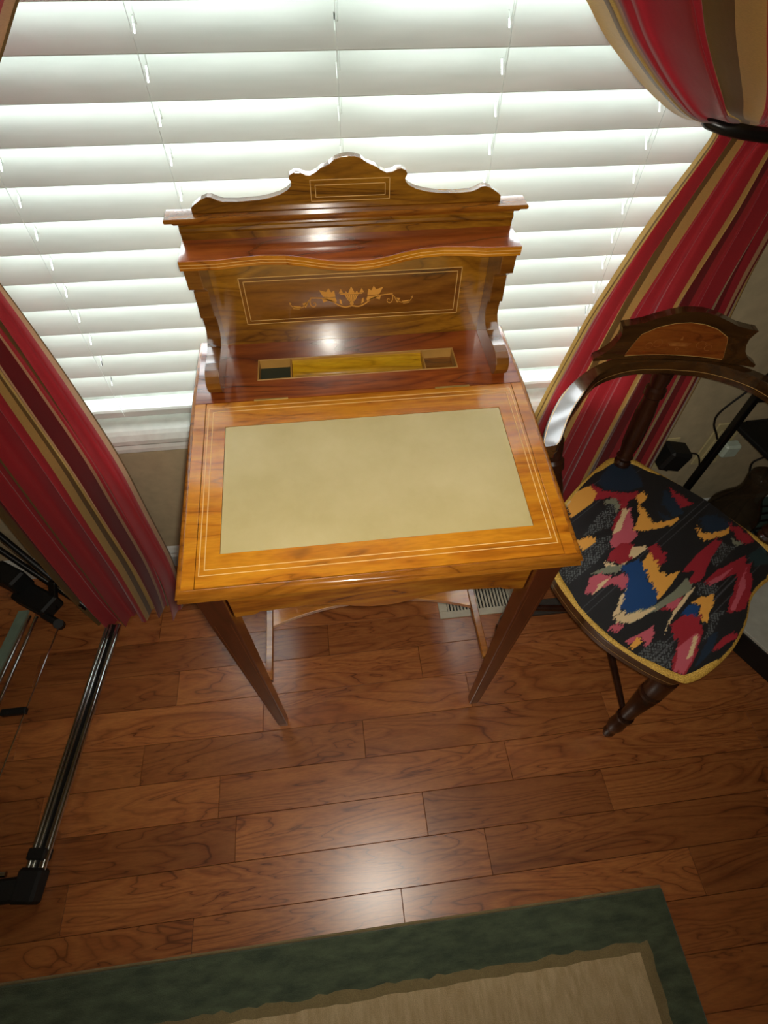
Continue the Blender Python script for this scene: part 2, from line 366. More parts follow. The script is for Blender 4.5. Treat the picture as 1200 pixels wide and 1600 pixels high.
# case (bottom board, sides, back) and aprons
bm = B()
box(bm, -0.285, -0.267, 0.050, 0.49, 0.742, 0.776, 0.001); obj('side_rail', bm, M['rosewood'], desk)
bm = B(); box(bm, 0.267, 0.285, 0.050, 0.49, 0.742, 0.776, 0.001); obj('side_rail', bm, M['rosewood'], desk)
bm = B(); box(bm, -0.25, 0.25, 0.512, 0.53, 0.75, 0.776, 0.001); obj('back_rail', bm, M['rosewood'], desk)
bm = B(); box(bm, -0.266, 0.266, 0.04, 0.511, 0.752, 0.760); obj('bottom_board', bm, M['rosewood'], desk)
half = [(0.0, 0.6535), (0.02, 0.6545), (0.045, 0.661), (0.07, 0.671), (0.095, 0.679), (0.125, 0.6815), (0.155, 0.680), (0.185, 0.677), (0.205, 0.6765), (0.212, 0.670), (0.222, 0.6665), (0.235, 0.666), (0.2485, 0.664)]
poly = [(-x, z) for x, z in half[::-1]] + half[1:] + [(0.2485, 0.776), (-0.2485, 0.776)]
bm = B(); prism(bm, poly, 'Y', 0.018, 0.036, 0.0012); obj('front_apron', bm, M['walnut_gold'], desk)
# case sides under the slope, closing up to the top
bm = B()
for s in (-1, 1): prism(bm, [(0.0, 0.7765), (0.5365, 0.7765), (0.5365, H2 - 0.019), (D1, H2 - 0.019), (0.0, H1 - 0.019)], 'X', s * 0.280, s * 0.299)
box(bm, -0.2799, 0.2799, 0.5175, 0.5365, 0.7765, H2 - 0.0185); box(bm, -0.2799, 0.2799, 0.0, 0.012, 0.7765, H1 - 0.0185)
obj('case', bm, M['mold_wood'], desk)
# side strips beside the lid
for s in (-1, 1):
    bm = B(); prism(bm, [(0.0045, lz(0.0045) - 0.018), (D1 - 0.0005, H2 - 0.018), (D1 - 0.0005, H2), (0.0045, lz(0.0045))], 'X', s * 0.2806, s * A, 0.0005)
    obj('side_strip', bm, M['walnut_gold'], desk)
# lid: veneered frame round a leather writing surface
LX, LY0, LY1 = 0.2448, 0.0581, 0.3045
bm = B()
def lidbox(x0, x1, y0, y1, d0=0.016, up=0.0):
    vs = [(x, y, lz(y) + e) for e in (-d0, up) for y in (y0, y1) for x in (x0, x1)]
    v = [bm.verts.new(p) for p in vs]
    for f in ((0, 2, 3, 1), (4, 5, 7, 6), (0, 1, 5, 4), (2, 6, 7, 3), (0, 4, 6, 2), (1, 3, 7, 5)): bm.faces.new([v[i] for i in f])
lidbox(-0.2794, 0.2794, 0.0052, LY0); lidbox(-0.2794, 0.2794, LY1, D1 - 0.0012); lidbox(-0.2794, -LX, LY0, LY1); lidbox(LX, 0.2794, LY0, LY1)
lid = obj('lid', bm, M['walnut_gold'], desk)
bm = B(); lidbox(-LX + 0.0006, LX - 0.0006, LY0 + 0.0006, LY1 - 0.0006, 0.012, -0.0007); obj('leather_panel', bm, M['leather'], lid)
lid_pl = lambda u, v, h: (u, v, lz(v) + h)
bm = B(); strips(bm, [rect(-0.2745, 0.0245, 0.2745, 0.348), rect(-0.2665, 0.0335, 0.2665, 0.339)], 0.0013, lid_pl, 0.0003); obj('stringing', bm, M['string'], lid)
for a, b in ((-0.1955, -0.1346), (0.1365, 0.2012)):
    bm = B(); box(bm, a, b, D1 - 0.0016, D1 + 0.0026, H2 - 0.004, H2 + 0.0008, 0.0003); obj('hinge', bm, M['brass'], lid)
# moulded edge swept round front and sides
sec = [(0, -0.0008), (0.0035, 0.0002), (0.0068, -0.002), (0.0082, -0.006), (0.0068, -0.0095), (0.0048, -0.0112), (0.0052, -0.013), (0.0078, -0.0155), (0.0084, -0.019), (0.006, -0.0225), (0.0, -0.0235)]
path = [((-A, D2, H2), (-1, 0)), ((-A, D1, H2), (-1, 0)), ((-A, 0.004, lz(0.004)), (-1, -1)), ((A, 0.004, lz(0.004)), (1, -1)), ((A, D1, H2), (1, 0)), ((A, D2, H2), (1, 0))]
bm = B(); rings = []
for (px, py, pz), (ox, oy) in path: rings.append([(px + ox * o, py + oy * o * 1.4, pz + dz) for o, dz in sec])
loft(bm, rings, True, True); obj('edge_moulding', bm, M['mold_wood'], desk, smooth=True, flat_angle=50)
# fixed rear top with pen tray well
TX, TY0, TY1 = 0.1905, 0.4135, 0.4735
bm = B()
def rear(x0, x1, y0, y1): box(bm, x0, x1, y0, y1, H2 - 0.018, H2)
rear(-A, A, D1 + 0.0008, TY0); rear(-A, A, TY1, D2); rear(-A, -TX, TY0, TY1); rear(TX, A, TY0, TY1)
top = obj('rear_top', bm, M['rosewood'], desk)
bm = B(); t = 0.0028; d = 0.020
for (x0, x1, y0, y1) in ((-TX, TX, TY0, TY0 + t), (-TX, TX, TY1 - t, TY1), (-TX, -TX + t, TY0 + t, TY1 - t), (TX - t, TX, TY0 + t, TY1 - t), (-0.129, -0.1265, TY0 + t, TY1 - t), (0.1265, 0.129, TY0 + t, TY1 - t)):
    box(bm, x0, x1, y0, y1, H2 - d, H2 + 0.0012, 0.0004)
obj('pen_tray_rim', bm, M['tray_rim'], top)
bm = B()   # hollowed centre of the tray
rings = [[(-0.126, y, z), (0.126, y, z)] for y, z in [(TY0 + t, H2 - 0.004), (TY0 + 0.010, H2 - 0.011), (TY0 + 0.022, H2 - 0.015), (TY0 + 0.036, H2 - 0.0145), (TY1 - 0.010, H2 - 0.010), (TY1 - t, H2 - 0.004)]]
V = [[bm.verts.new(p) for p in r] for r in rings]; Lw = [[bm.verts.new((p[0], p[1], H2 - 0.0185)) for p in r] for r in rings]
for a, b in zip(V, V[1:]): bm.faces.new((a[0], a[1], b[1], b[0]))
for a, b in zip(Lw, Lw[1:]): bm.faces.new((a[0], b[0], b[1], a[1]))
for k in (0, 1): bm.faces.new([r[k] for r in V] + [r[k] for r in Lw[::-1]])
for r, q in ((V[0], Lw[0]), (V[-1], Lw[-1])): bm.faces.new((r[0], q[0], q[1], r[1]))
obj('pen_tray', bm, M['tray_gilt'], top, smooth=True)
for x0, x1, m in ((-TX + t, -0.129, 'inkwell'), (0.129, TX - t, 'walnut_brown')):
    bm = B(); box(bm, x0, x1, TY0 + t, TY1 - t, H2 - 0.0205, H2 - 0.0185); obj('ink_well_floor', bm, M[m], top)
# legs, stretchers, undershelf
def leg(sx, front):
    bm = B(); rings = []
    for z, xo, xi, yo, yi in ((0.0, 0.2690, 0.2480, 0.0095, 0.0295), (0.025, 0.2715, 0.2475, 0.0080, 0.0310), (0.66, 0.2895, 0.2500, 0.0075, 0.0470), (0.776, 0.2900, 0.2500, 0.0070, 0.0480)):
        r = [(sx * xo, yo, z), (sx * xi, yo, z), (sx * xi, yi, z), (sx * xo, yi, z)]
        if not front: r = [(x, 0.540 - y, z) for x, y, z in r]
        rings.append(r)
    loft(bm, rings); bmesh.ops.recalc_face_normals(bm, faces=bm.faces[:])
    bmesh.ops.bevel(bm, geom=[e for e in bm.edges if abs(e.verts[0].co.z - e.verts[1].co.z) > 0.01], offset=0.0012, segments=1, affect='EDGES')
    o = obj('leg', bm, M['leg_wood'], desk)
    if front:
        bm = B()
        for f in (0.16, 0.84):
            pts = [(sx * (xo + (xi - xo) * f), yo - 0.0002, z) for z, xo, xi, yo in ((0.06, 0.2725, 0.2476, 0.0080), (0.66, 0.2895, 0.2500, 0.0075))]
            for p, q in zip(pts, pts[1:]):
                w = 0.0004; vs = [bm.verts.new((p[0] - w, p[1], p[2])), bm.verts.new((p[0] + w, p[1], p[2])), bm.verts.new((q[0] + w, q[1], q[2])), bm.verts.new((q[0] - w, q[1], q[2]))]; bm.faces.new(vs)
        obj('stringing', bm, M['string_dull'], o)
for sx in (-1, 1):
    leg(sx, True); leg(sx, False)
    bm = B(); box(bm, sx * 0.262 if sx < 0 else 0.246, -0.246 if sx < 0 else 0.262, 0.040, 0.502, 0.262, 0.280, 0.0015); obj('stretcher', bm, M['mold_wood'], desk)
bm = B(); pts = [(-0.2455, 0.49), (-0.2455, 0.172)]
for i in range(1, 20):
    u = -1 + 2 * i / 20; pts.append((0.2455 * u, 0.172 + 0.042 * (1 - abs(u) ** 2.2)))
pts += [(0.2455, 0.172), (0.2455, 0.49)]
prism(bm, pts, 'Z', 0.266, 0.2785, 0.001); obj('undershelf', bm, M['walnut_gold'], desk)
# gallery: back panel, brackets, shelf, frieze, cornice, cresting
PY = 0.5255
bm = B(); box(bm, -0.2615, 0.2615, PY, D2, H2 + 0.0002, 1.0268); panel = obj('gallery_panel', bm, M['walnut_olive'], desk)
bm = B(); box(bm, -0.2025, 0.2025, PY - 0.0004, PY + 0.001, 0.876, 0.9685); obj('panel_field', bm, M['walnut_brown'], panel)
pan_pl = lambda u, v, h: (u, PY - 0.0004 - h, v)
bm = B(); strips(bm, [rect(-0.203, 0.8755, 0.203, 0.969), rect(-0.1955, 0.8825, 0.1955, 0.962)], 0.0011, pan_pl, 0.0003); obj('stringing', bm, M['string'], panel)
kx, kz, cx0, cz0 = 0.000249, 0.000282, -0.0025, 0.9215
def inlay_shape(bm, poly, mirror=True):
    for s in ((1, -1) if mirror else (1,)):
        vs = [bm.verts.new((cx0 + s * p[0] * kx, PY - 0.0009, cz0 + p[1] * kz)) for p in poly]
        try: bm.faces.new(vs)
        except ValueError: pass
def ribbon(bm, pts, w0, w1=None):
    w1 = w1 or w0; P = [Vector((p[0], p[1])) for p in pts]
    for s in (1, -1):
        Lr = []
        for i, p in enumerate(P):
            d = (P[min(i + 1, len(P) - 1)] - P[max(0, i - 1)]).normalized(); n = Vector((-d.y, d.x)) * (w0 + (w1 - w0) * i / (len(P) - 1)) / 2
            Lr.append([bm.verts.new((cx0 + s * q.x * kx, PY - 0.0009, cz0 + q.y * kz)) for q in (p + n, p - n)])
        for a, b in zip(Lr, Lr[1:]): bm.faces.new((a[0], a[1], b[1], b[0]))
def sm2(pts): return [(p.x, p.y) for p in smooth_pts([(a, b, 0) for a, b in pts], 5)]
bm = B()
for k in range(-3, 4):   # fluted bowl
    a, b = k - 0.42, k + 0.42
    inlay_shape(bm, [(a * 15, 17), (b * 15, 17), (b * 10, -15), (b * 5, -33), (a * 5, -33), (a * 10, -15)], False)
inlay_shape(bm, [(-90, 29), (90, 29), (78, 20), (-78, 20)], False)
for cxp, h, w in ((-78, 62, 18), (-40, 44, 20), (0, 76, 24), (40, 44, 20), (78, 62, 18)): inlay_shape(bm, [(cxp - w, 31), (cxp + w, 31), (cxp + w * 0.5, h * 0.72), (cxp, h), (cxp - w * 0.5, h * 0.72)], False)
inlay_shape(bm, [(15 * math.cos(t * 0.6283), -47 + 15 * math.sin(t * 0.6283)) for t in range(10)], False)
inlay_shape(bm, [(120, 8), (128, 55), (150, 40), (168, 72), (188, 46), (240, 62), (212, 12), (165, 4)])
inlay_shape(bm, [(122, 4), (162, 0), (208, 8), (160, -20), (120, -38), (112, -22)])
ribbon(bm, sm2([(0, -64), (50, -72), (100, -55), (150, -22), (200, -6)]), 11, 7)
inlay_shape(bm, [(72, -54), (78, -20), (90, -8), (92, -40)]); inlay_shape(bm, [(180, -18), (222, -2), (214, -30)])
ribbon(bm, sm2([(160, -22), (200, -2), (250, 5), (312, 8)]), 7)
ribbon(bm, sm2([(306, 6), (314, -20), (306, -50), (286, -58), (270, -44), (276, -28), (290, -32)]), 7, 4)
ribbon(bm, sm2([(308, 4), (330, -18), (352, -42), (380, -58), (430, -58), (456, -40), (462, -22)]), 5)
inlay_shape(bm, [(325, -20), (372, -28), (350, -62)]); inlay_shape(bm, [(384, -50), (440, -44), (446, -64), (398, -70)]); inlay_shape(bm, [(452, -24), (466, -14), (468, -34)])
obj('marquetry_urn', bm, M['marquetry'], panel)
bp_ = [(PY, 1.0268), (0.455, 1.0268), (0.455, 0.994), (0.468, 0.986), (0.481, 0.974), (0.4795, 0.95), (0.477, 0.926), (0.487, 0.922), (0.489, 0.905), (0.487, 0.892), (0.478, 0.882), (0.462, 0.876), (0.440, 0.8755), (0.415, 0.877), (0.395, 0.8765), (0.383, 0.872), (0.3755, 0.863), (0.374, 0.852), (0.378, 0.841), (0.388, H2 + 0.0002), (PY, H2 + 0.0002)]
for s in (-1, 1):
    bm = B(); prism(bm, bp_, 'X', s * 0.2500, s * 0.2745, 0.001); br = obj('bracket', bm, M['walnut_brown'], desk)
    bm = B()
    for off in (0.2575, 0.2665):
        for (y0, z0), (y1, z1) in zip(bp_[1:18], bp_[2:19]):
            d = Vector((y1 - y0, z1 - z0)).normalized(); n = Vector((d.y, -d.x)) * -0.0003
            if abs(d.x) > 0.999 and z0 > 1: continue
            w = 0.00055; vs = [bm.verts.new((s * off + e * w, y + n.x, z + n.y)) for e, y, z in ((-1, y0, z0), (1, y0, z0), (1, y1, z1), (-1, y1, z1))]; bm.faces.new(vs)
    obj('stringing', bm, M['string'], br)
fr_ = [(-0.2785, 0.4545), (-0.219, 0.4535), (-0.190, 0.4580), (-0.150, 0.4620), (-0.110, 0.4585), (-0.080, 0.450), (-0.055, 0.4405), (-0.03, 0.4335), (0, 0.4305), (0.03, 0.4335), (0.055, 0.4405), (0.080, 0.450), (0.110, 0.4585), (0.150, 0.4620), (0.190, 0.4580), (0.219, 0.4525), (0.2785, 0.4515)]
bm = B(); prism(bm, fr_ + [(0.2785, D2), (-0.2785, D2)], 'Z', 1.027, 1.0430, 0.0006); shelf = obj('gallery_shelf', bm, M['rosewood'], desk)
bm = B(); loft(bm, [[(x, y - 0.0009, 1.0276), (x, y + 0.0004, 1.0276), (x, y + 0.0004, 1.0424), (x, y - 0.0009, 1.0424)] for x, y in fr_]); obj('edge_veneer', bm, M['walnut_gold'], shelf)
bm = B()
for zc in (1.0320, 1.0370):
    for (x0, y0), (x1, y1) in zip(fr_, fr_[1:]):
        w = 0.0005; vs = [bm.verts.new((x, y - 0.0011, zc + e)) for x, y, e in ((x0, y0, -w), (x1, y1, -w), (x1, y1, w), (x0, y0, w))]; bm.faces.new(vs)
obj('stringing', bm, M['string'], shelf)
bm = B(); prism(bm, [(D2, 1.0431), (0.519, 1.0431), (0.519, 1.054), (0.517, 1.056), (0.5155, 1.059), (0.517, 1.063), (0.519, 1.0645), (0.519, 1.0697), (D2, 1.0697)], 'X', -0.277, 0.277); obj('frieze', bm, M['walnut_olive'], desk)
bm = B(); rings = []
cs = [(0.0, 1.0700), (0.003, 1.0702), (0.005, 1.0735), (0.010, 1.0765), (0.0135, 1.0775), (0.0145, 1.0795), (0.0145, 1.0825), (0.013, 1.084), (0.0, 1.084)]
for (px, py), (ox, oy) in (((-0.280, D2), (-1, 0)), ((-0.280, 0.5165), (-1, -1)), ((0.280, 0.5165), (1, -1)), ((0.280, D2), (1, 0))): rings.append([(px + ox * o, py + oy * o, z) for o, z in cs])
loft(bm, rings); box(bm, -0.2805, 0.2805, 0.516, D2, 1.0702, 1.0838); obj('cornice', bm, M['mold_wood'], desk)
hl = [(0.2505, 1.0841), (0.2500, 1.0925), (0.2440, 1.0975), (0.2320, 1.1045), (0.2220, 1.1080), (0.2150, 1.1075), (0.2070, 1.1035), (0.1980, 1.1005), (0.1750, 1.0995), (0.1420, 1.1010), (0.1250, 1.1035), (0.1080, 1.1080), (0.0965, 1.1135), (0.0905, 1.1190), (0.0895, 1.1245), (0.0925, 1.1300), (0.0905, 1.1350), (0.0830, 1.1385), (0.0750, 1.1380), (0.0670, 1.1345), (0.0590, 1.1335), (0.0500, 1.1375), (0.0430, 1.1425), (0.0370, 1.1450), (0.0290, 1.1480), (0.0200, 1.1545), (0.0100, 1.1575)]
poly = [(-x, z) for x, z in hl] + [(0.0, 1.1585)] + hl[::-1]
bm = B(); prism(bm, poly, 'Y', 0.5200, 0.5345, 0.0008); crest = obj('cresting', bm, M['walnut_olive'], desk)
cr_pl = lambda u, v, h: (u, 0.52 - h, v)
bm = B(); strips(bm, [rect(-0.0605, 1.0955, 0.0646, 1.1265), rect(-0.053, 1.1015, 0.0575, 1.1190)], 0.0009, cr_pl, 0.0003); obj('stringing', bm, M['string'], crest)

# ------------------------------------------------------------------ corner chair
CO = Vector((0.64, 0.19, 0)); th = math.radians(9); RT = Vector((math.cos(th), -math.sin(th), 0)); BK = Vector((math.sin(th), math.cos(th), 0))
def C3(s, v, z): return CO + RT * s + BK * v + Vector((0, 0, z))
chair = thing('corner_chair', tuple(CO), 'dark wooden corner chair with inlaid crest rail and multicoloured ikat seat', 'chair')
seat_w = [(0.4085, 0.1336), (0.4324, 0.0608), (0.4706, -0.0091), (0.5284, -0.0703), (0.5787, -0.1087), (0.603, -0.114), (0.6515, -0.0974), (0.72, -0.0579), (0.7756, -0.0071), (0.8123, 0.0416), (0.8471, 0.0692), (0.885, 0.088), (0.930, 0.105), (0.936, 0.135), (0.9272, 0.1701), (0.8841, 0.2387), (0.8383, 0.3116), (0.7853, 0.3788), (0.739, 0.4309), (0.7152, 0.4578), (0.6773, 0.468), (0.6488, 0.463), (0.5654, 0.4021), (0.4943, 0.3385), (0.430, 0.272), (0.410, 0.235), (0.4065, 0.18)]
def closed_smooth(pts, k=5):
    n = len(pts); out = []
    for i in range(n):
        a, b, c, d = [Vector(pts[(i + o) % n]) for o in (-1, 0, 1, 2)]
        for j in range(k):
            t = j / k; out.append(0.5 * ((2 * b) + (c - a) * t + (2 * a - 5 * b + 4 * c - d) * t * t + (3 * b - a - 3 * c + d) * t ** 3))
    return out
so = closed_smooth(seat_w, 4); sc_ = sum(so, Vector((0, 0))) / len(so)
def inset(f): return [sc_ + (p - sc_) * f for p in so]
bm = B(); loft(bm, [[(p.x, p.y, z) for p in inset(f)] for f, z in ((0.955, 0.385), (0.965, 0.388), (0.968, 0.425), (0.985, 0.430), (0.99, 0.440), (0.985, 0.4445))]); obj('seat_rail', bm, M['chair_wood'], chair, smooth=True, flat_angle=30)
bm = B()
for p, q in zip(inset(0.9695), inset(0.9695)[1:] + inset(0.9695)[:1]): bm.faces.new([bm.verts.new(v) for v in ((p.x, p.y, 0.4035), (q.x, q.y, 0.4035), (q.x, q.y, 0.4047), (p.x, p.y, 0.4047))])
obj('stringing', bm, M['string'], chair)
# ikat cover: fine grid, colours printed from patches that run in jagged threads
import json
PATCH = json.loads('''[["w",[[0.4143,0.1471],[0.4796,0.2169],[0.5652,0.2327],[0.5555,0.2004],[0.5005,0.1609],[0.4316,0.1224]]],["w",[[0.5573,0.2915],[0.6043,0.3227],[0.6173,0.314],[0.6113,0.2946],[0.5725,0.2519],[0.5042,0.2393]]],["w",[[0.5179,-0.0506],[0.567,-0.0259],[0.6005,-0.0384],[0.572,-0.092]]],["w",[[0.7085,0.0869],[0.7713,0.0951],[0.7356,0.0568],[0.7017,0.063]]],["w",[[0.7654,0.1452],[0.8092,0.1838],[0.8459,0.1688],[0.7737,0.1232]]],["w",[[0.7044,0.0128],[0.7389,0.0183],[0.6873,-0.0306],[0.6665,-0.0371]]],["n",[[0.592,0.3872],[0.649,0.4549],[0.7064,0.4489],[0.7085,0.4011],[0.7056,0.3686],[0.6579,0.3545],[0.6002,0.367]]],["r",[[0.5768,0.3888],[0.5941,0.3645],[0.6555,0.3484],[0.6842,0.3549],[0.6879,0.3386],[0.6533,0.3298],[0.6201,0.2847],[0.6214,0.238],[0.5888,0.2302],[0.5762,0.2486],[0.5915,0.276],[0.622,0.3025],[0.6262,0.3265],[0.6061,0.3411],[0.5573,0.3339]]],["y",[[0.5023,0.3522],[0.5707,0.3863],[0.5761,0.3506],[0.5552,0.328],[0.4927,0.2925],[0.4906,0.3167]]],["c",[[0.4899,0.3536],[0.5271,0.3653],[0.4944,0.3284],[0.4856,0.3324]]],["g",[[0.5868,0.3308],[0.6155,0.3389],[0.6256,0.3143],[0.6089,0.2949],[0.6081,0.3193],[0.5884,0.3214]]],["y",[[0.4841,0.2303],[0.5183,0.2378],[0.5289,0.2199],[0.5023,0.2062],[0.4852,0.1983]]],["p",[[0.606,0.2744],[0.6438,0.3063],[0.6261,0.2375],[0.6311,0.2256],[0.597,0.2014],[0.5651,0.1939],[0.5562,0.2113],[0.5788,0.2426]]],["c",[[0.6291,0.3078],[0.6343,0.2952],[0.593,0.241],[0.57,0.2322]]],["y",[[0.6252,0.2376],[0.6563,0.2808],[0.6755,0.34],[0.6992,0.3533],[0.6953,0.3253],[0.6719,0.3124],[0.6781,0.2785],[0.6782,0.2549],[0.7082,0.2546],[0.7549,0.2631],[0.7231,0.2431],[0.6801,0.2362],[0.6498,0.2349]]],["n",[[0.7507,0.351],[0.7743,0.3107],[0.7605,0.2696],[0.7337,0.2666],[0.7273,0.3095]]],["r",[[0.7649,0.3591],[0.7898,0.3215],[0.8009,0.2955],[0.7649,0.2902]]],["n",[[0.799,0.2595],[0.8431,0.2607],[0.8703,0.2341],[0.8397,0.2143],[0.7985,0.2119],[0.7906,0.2369]]],["y",[[0.774,0.2358],[0.7827,0.2205],[0.7929,0.2108],[0.8403,0.2154],[0.8674,0.2286],[0.8469,0.2067],[0.7889,0.1927],[0.7717,0.1979]]],["r",[[0.545,0.1853],[0.5794,0.2061],[0.6037,0.2062],[0.6115,0.1834],[0.5916,0.1641],[0.5629,0.1515],[0.5351,0.1677]]],["c",[[0.6041,0.1951],[0.6412,0.1911],[0.6276,0.1817],[0.5916,0.1641],[0.5846,0.1702]]],["r",[[0.6412,0.1911],[0.6648,0.1984],[0.6715,0.1661],[0.6592,0.1436],[0.6434,0.1401],[0.6395,0.1642]]],["c",[[0.5259,0.166],[0.5529,0.15],[0.5717,0.1558],[0.5586,0.1405],[0.5245,0.1494]]],["g",[[0.4858,0.1393],[0.5303,0.1525],[0.5642,0.1487],[0.5408,0.1307],[0.5056,0.1361]]],["b",[[0.5564,0.147],[0.6049,0.1616],[0.6197,0.1401],[0.6006,0.1114],[0.6148,0.0849],[0.614,0.0703],[0.5998,0.0502],[0.5689,0.0409],[0.5353,0.0353],[0.5174,0.0466],[0.5463,0.0974],[0.5666,0.1253]]],["y",[[0.6094,0.1516],[0.6403,0.1776],[0.6421,0.1481],[0.6404,0.1223],[0.6557,0.1145],[0.6848,0.1215],[0.656,0.0942],[0.6279,0.0726],[0.6081,0.0589],[0.6126,0.0851],[0.6069,0.1097]]],["p",[[0.4557,0.0926],[0.4801,0.1297],[0.5059,0.137],[0.5287,0.1233],[0.5596,0.1312],[0.565,0.1153],[0.5444,0.0902],[0.528,0.1093],[0.4976,0.1018],[0.4701,0.0886]]],["c",[[0.4918,0.1108],[0.5237,0.1224],[0.498,0.1027],[0.4753,0.0905]]],["c",[[0.4969,0.0336],[0.5245,0.0705],[0.5444,0.0902],[0.5247,0.0562],[0.5083,0.0323]]],["g",[[0.4965,0.0267],[0.5356,0.0362],[0.5989,0.048],[0.6458,0.0716],[0.6864,0.0994],[0.703,0.0901],[0.6804,0.0668],[0.6371,0.0523],[0.5927,0.0336],[0.5319,0.0159],[0.5054,0.0157]]],["c",[[0.4922,0.0272],[0.5246,0.0421],[0.5296,0.0322],[0.5778,0.0409],[0.5954,0.0398],[0.5515,0.0206],[0.5133,0.0134]]],["r",[[0.692,0.1218],[0.7428,0.1583],[0.8104,0.196],[0.8203,0.1882],[0.77,0.1446],[0.7369,0.1066],[0.7137,0.0879],[0.6897,0.0915],[0.7131,0.1143]]],["p",[[0.479,0.0096],[0.4977,0.0184],[0.5087,0.0072],[0.4883,-0.0061]]],["p",[[0.4988,-0.0236],[0.539,-0.0096],[0.5725,0.0023],[0.5654,-0.0214],[0.5443,-0.0386],[0.5356,-0.0181],[0.5095,-0.0291]]],["y",[[0.5041,-0.0371],[0.5323,-0.0155],[0.5354,-0.029],[0.5134,-0.0407]]],["r",[[0.5927,0.0336],[0.635,0.0478],[0.663,0.061],[0.6472,0.0426],[0.6269,0.0298],[0.6117,0.0361]]],["p",[[0.6204,0.0456],[0.6591,0.0605],[0.6463,0.0427],[0.623,0.0312]]],["c",[[0.5893,-0.0196],[0.6194,0.013],[0.6874,0.067],[0.7034,0.081],[0.6721,0.0639],[0.6253,0.0262],[0.6051,0.001]]],["y",[[0.6796,0.0476],[0.7027,0.0556],[0.7369,0.0577],[0.7207,0.0345],[0.6871,-0.0059],[0.6826,0.0143],[0.693,0.0375]]],["b",[[0.6467,0.0239],[0.6757,0.0452],[0.6904,0.0378],[0.6792,0.0147],[0.6543,0.0114]]],["r",[[0.6154,0.0043],[0.6493,0.0198],[0.682,0.013],[0.6693,-0.0242],[0.6402,-0.0643],[0.6166,-0.0868],[0.5972,-0.103],[0.5767,-0.0954],[0.5799,-0.0744],[0.6129,-0.0398],[0.6058,-0.0171]]],["p",[[0.605,-0.0476],[0.6559,-0.0227],[0.6582,-0.0362],[0.6204,-0.0789],[0.5953,-0.1008],[0.5817,-0.0891]]],["c",[[0.618,-0.0703],[0.6456,-0.0304],[0.656,-0.0271],[0.6341,-0.0636]]],["r",[[0.7225,0.0869],[0.7687,0.1133],[0.8229,0.1346],[0.8596,0.1466],[0.8481,0.1255],[0.8136,0.1033],[0.7768,0.092],[0.744,0.083]]],["p",[[0.7375,0.0888],[0.8145,0.1187],[0.7654,0.0882],[0.7384,0.0812]]],["r",[[0.7843,0.0612],[0.8136,0.1033],[0.8426,0.1261],[0.86,0.1269],[0.8249,0.0568],[0.7864,0.0177],[0.7592,0.0137],[0.7442,0.0154],[0.7591,0.0397]]],["p",[[0.7541,0.0213],[0.7909,0.0605],[0.8418,0.1157],[0.8136,0.0679],[0.767,0.0199]]],["r",[[0.6698,-0.0613],[0.7106,-0.0367],[0.7389,-0.0266],[0.7402,-0.0409],[0.6909,-0.0581]]],["n",[[0.6453,-0.067],[0.6831,-0.0301],[0.7049,-0.0237],[0.6794,-0.0568],[0.6508,-0.0761],[0.6228,-0.0916]]],["r",[[0.8621,0.238],[0.8871,0.2161],[0.9065,0.1844],[0.8687,0.1746],[0.8579,0.201]]],["g",[[0.8433,0.1969],[0.8702,0.1772],[0.8479,0.1708]]],["t",[[0.8627,0.1452],[0.928,0.1737],[0.9066,0.1191],[0.8673,0.1182]]],["n",[[0.7024,0.2878],[0.7312,0.2609],[0.7094,0.2574]]]]''')
def inpoly(x, y, poly):
    r = False; j = len(poly) - 1
    for i in range(len(poly)):
        xi, yi = poly[i]; xj, yj = poly[j]
        if (yi > y) != (yj > y) and x < (xj - xi) * (y - yi) / (yj - yi) + xi: r = not r
        j = i
    return r
IK = {'k': srgb(24, 24, 25), 'n': srgb(22, 40, 58), 'b': srgb(18, 62, 112), 'r': srgb(150, 30, 42), 'p': srgb(186, 84, 96), 'y': srgb(226, 160, 66), 'c': srgb(214, 186, 140), 'g': srgb(124, 126, 104), 't': srgb(30, 54, 56), 'w': srgb(92, 96, 96)}
boxes = [(c, pl, min(p[0] for p in pl), max(p[0] for p in pl), min(p[1] for p in pl), max(p[1] for p in pl)) for c, pl in PATCH]
WD = Vector((0.849, 0.529)); WN = Vector((-0.529, 0.849))
rj = random.Random(3); thread = [rj.uniform(-1, 1) for _ in range(4000)]; slow = [rj.uniform(-1, 1) for _ in range(4000)]
def ikat(x, y):
    q = x * WN.x + y * WN.y; i = int((q + 2) / 0.0016); k = int((q + 2) / 0.007); d = 0.0065 * thread[i % 4000] * (0.5 + 0.5 * abs(slow[k % 4000])) + 0.004 * slow[k % 4000]
    a, b = x + WD.x * d, y + WD.y * d; col = IK['k']
    for c, pl, x0, x1, y0, y1 in boxes:
        if x0 <= a <= x1 and y0 <= b <= y1 and inpoly(a, b, pl): col = IK[c]
    if col is IK['w']:
        m_ = int((x * WD.x + y * WD.y + 2) / 0.0042) + (int((q + 2) / 0.0042) % 2)
        col = IK['k'] if (m_ % 2 == 0 or thread[(i * 13 + m_) % 4000] > 0.35) else srgb(96, 100, 100)
    if col is IK['k'] and thread[(i * 7) % 4000] > 0.86 and slow[(k * 3) % 4000] > 0.1: col = srgb(70, 70, 74)
    return col
so_in = [(p.x, p.y) for p in inset(0.985)]; ST = 0.0019
xs0, ys0 = min(p[0] for p in so_in), min(p[1] for p in so_in); nx = int((max(p[0] for p in so_in) - xs0) / ST) + 1; ny = int((max(p[1] for p in so_in) - ys0) / ST) + 1
ins = [[False] * (ny + 1) for _ in range(nx + 1)]
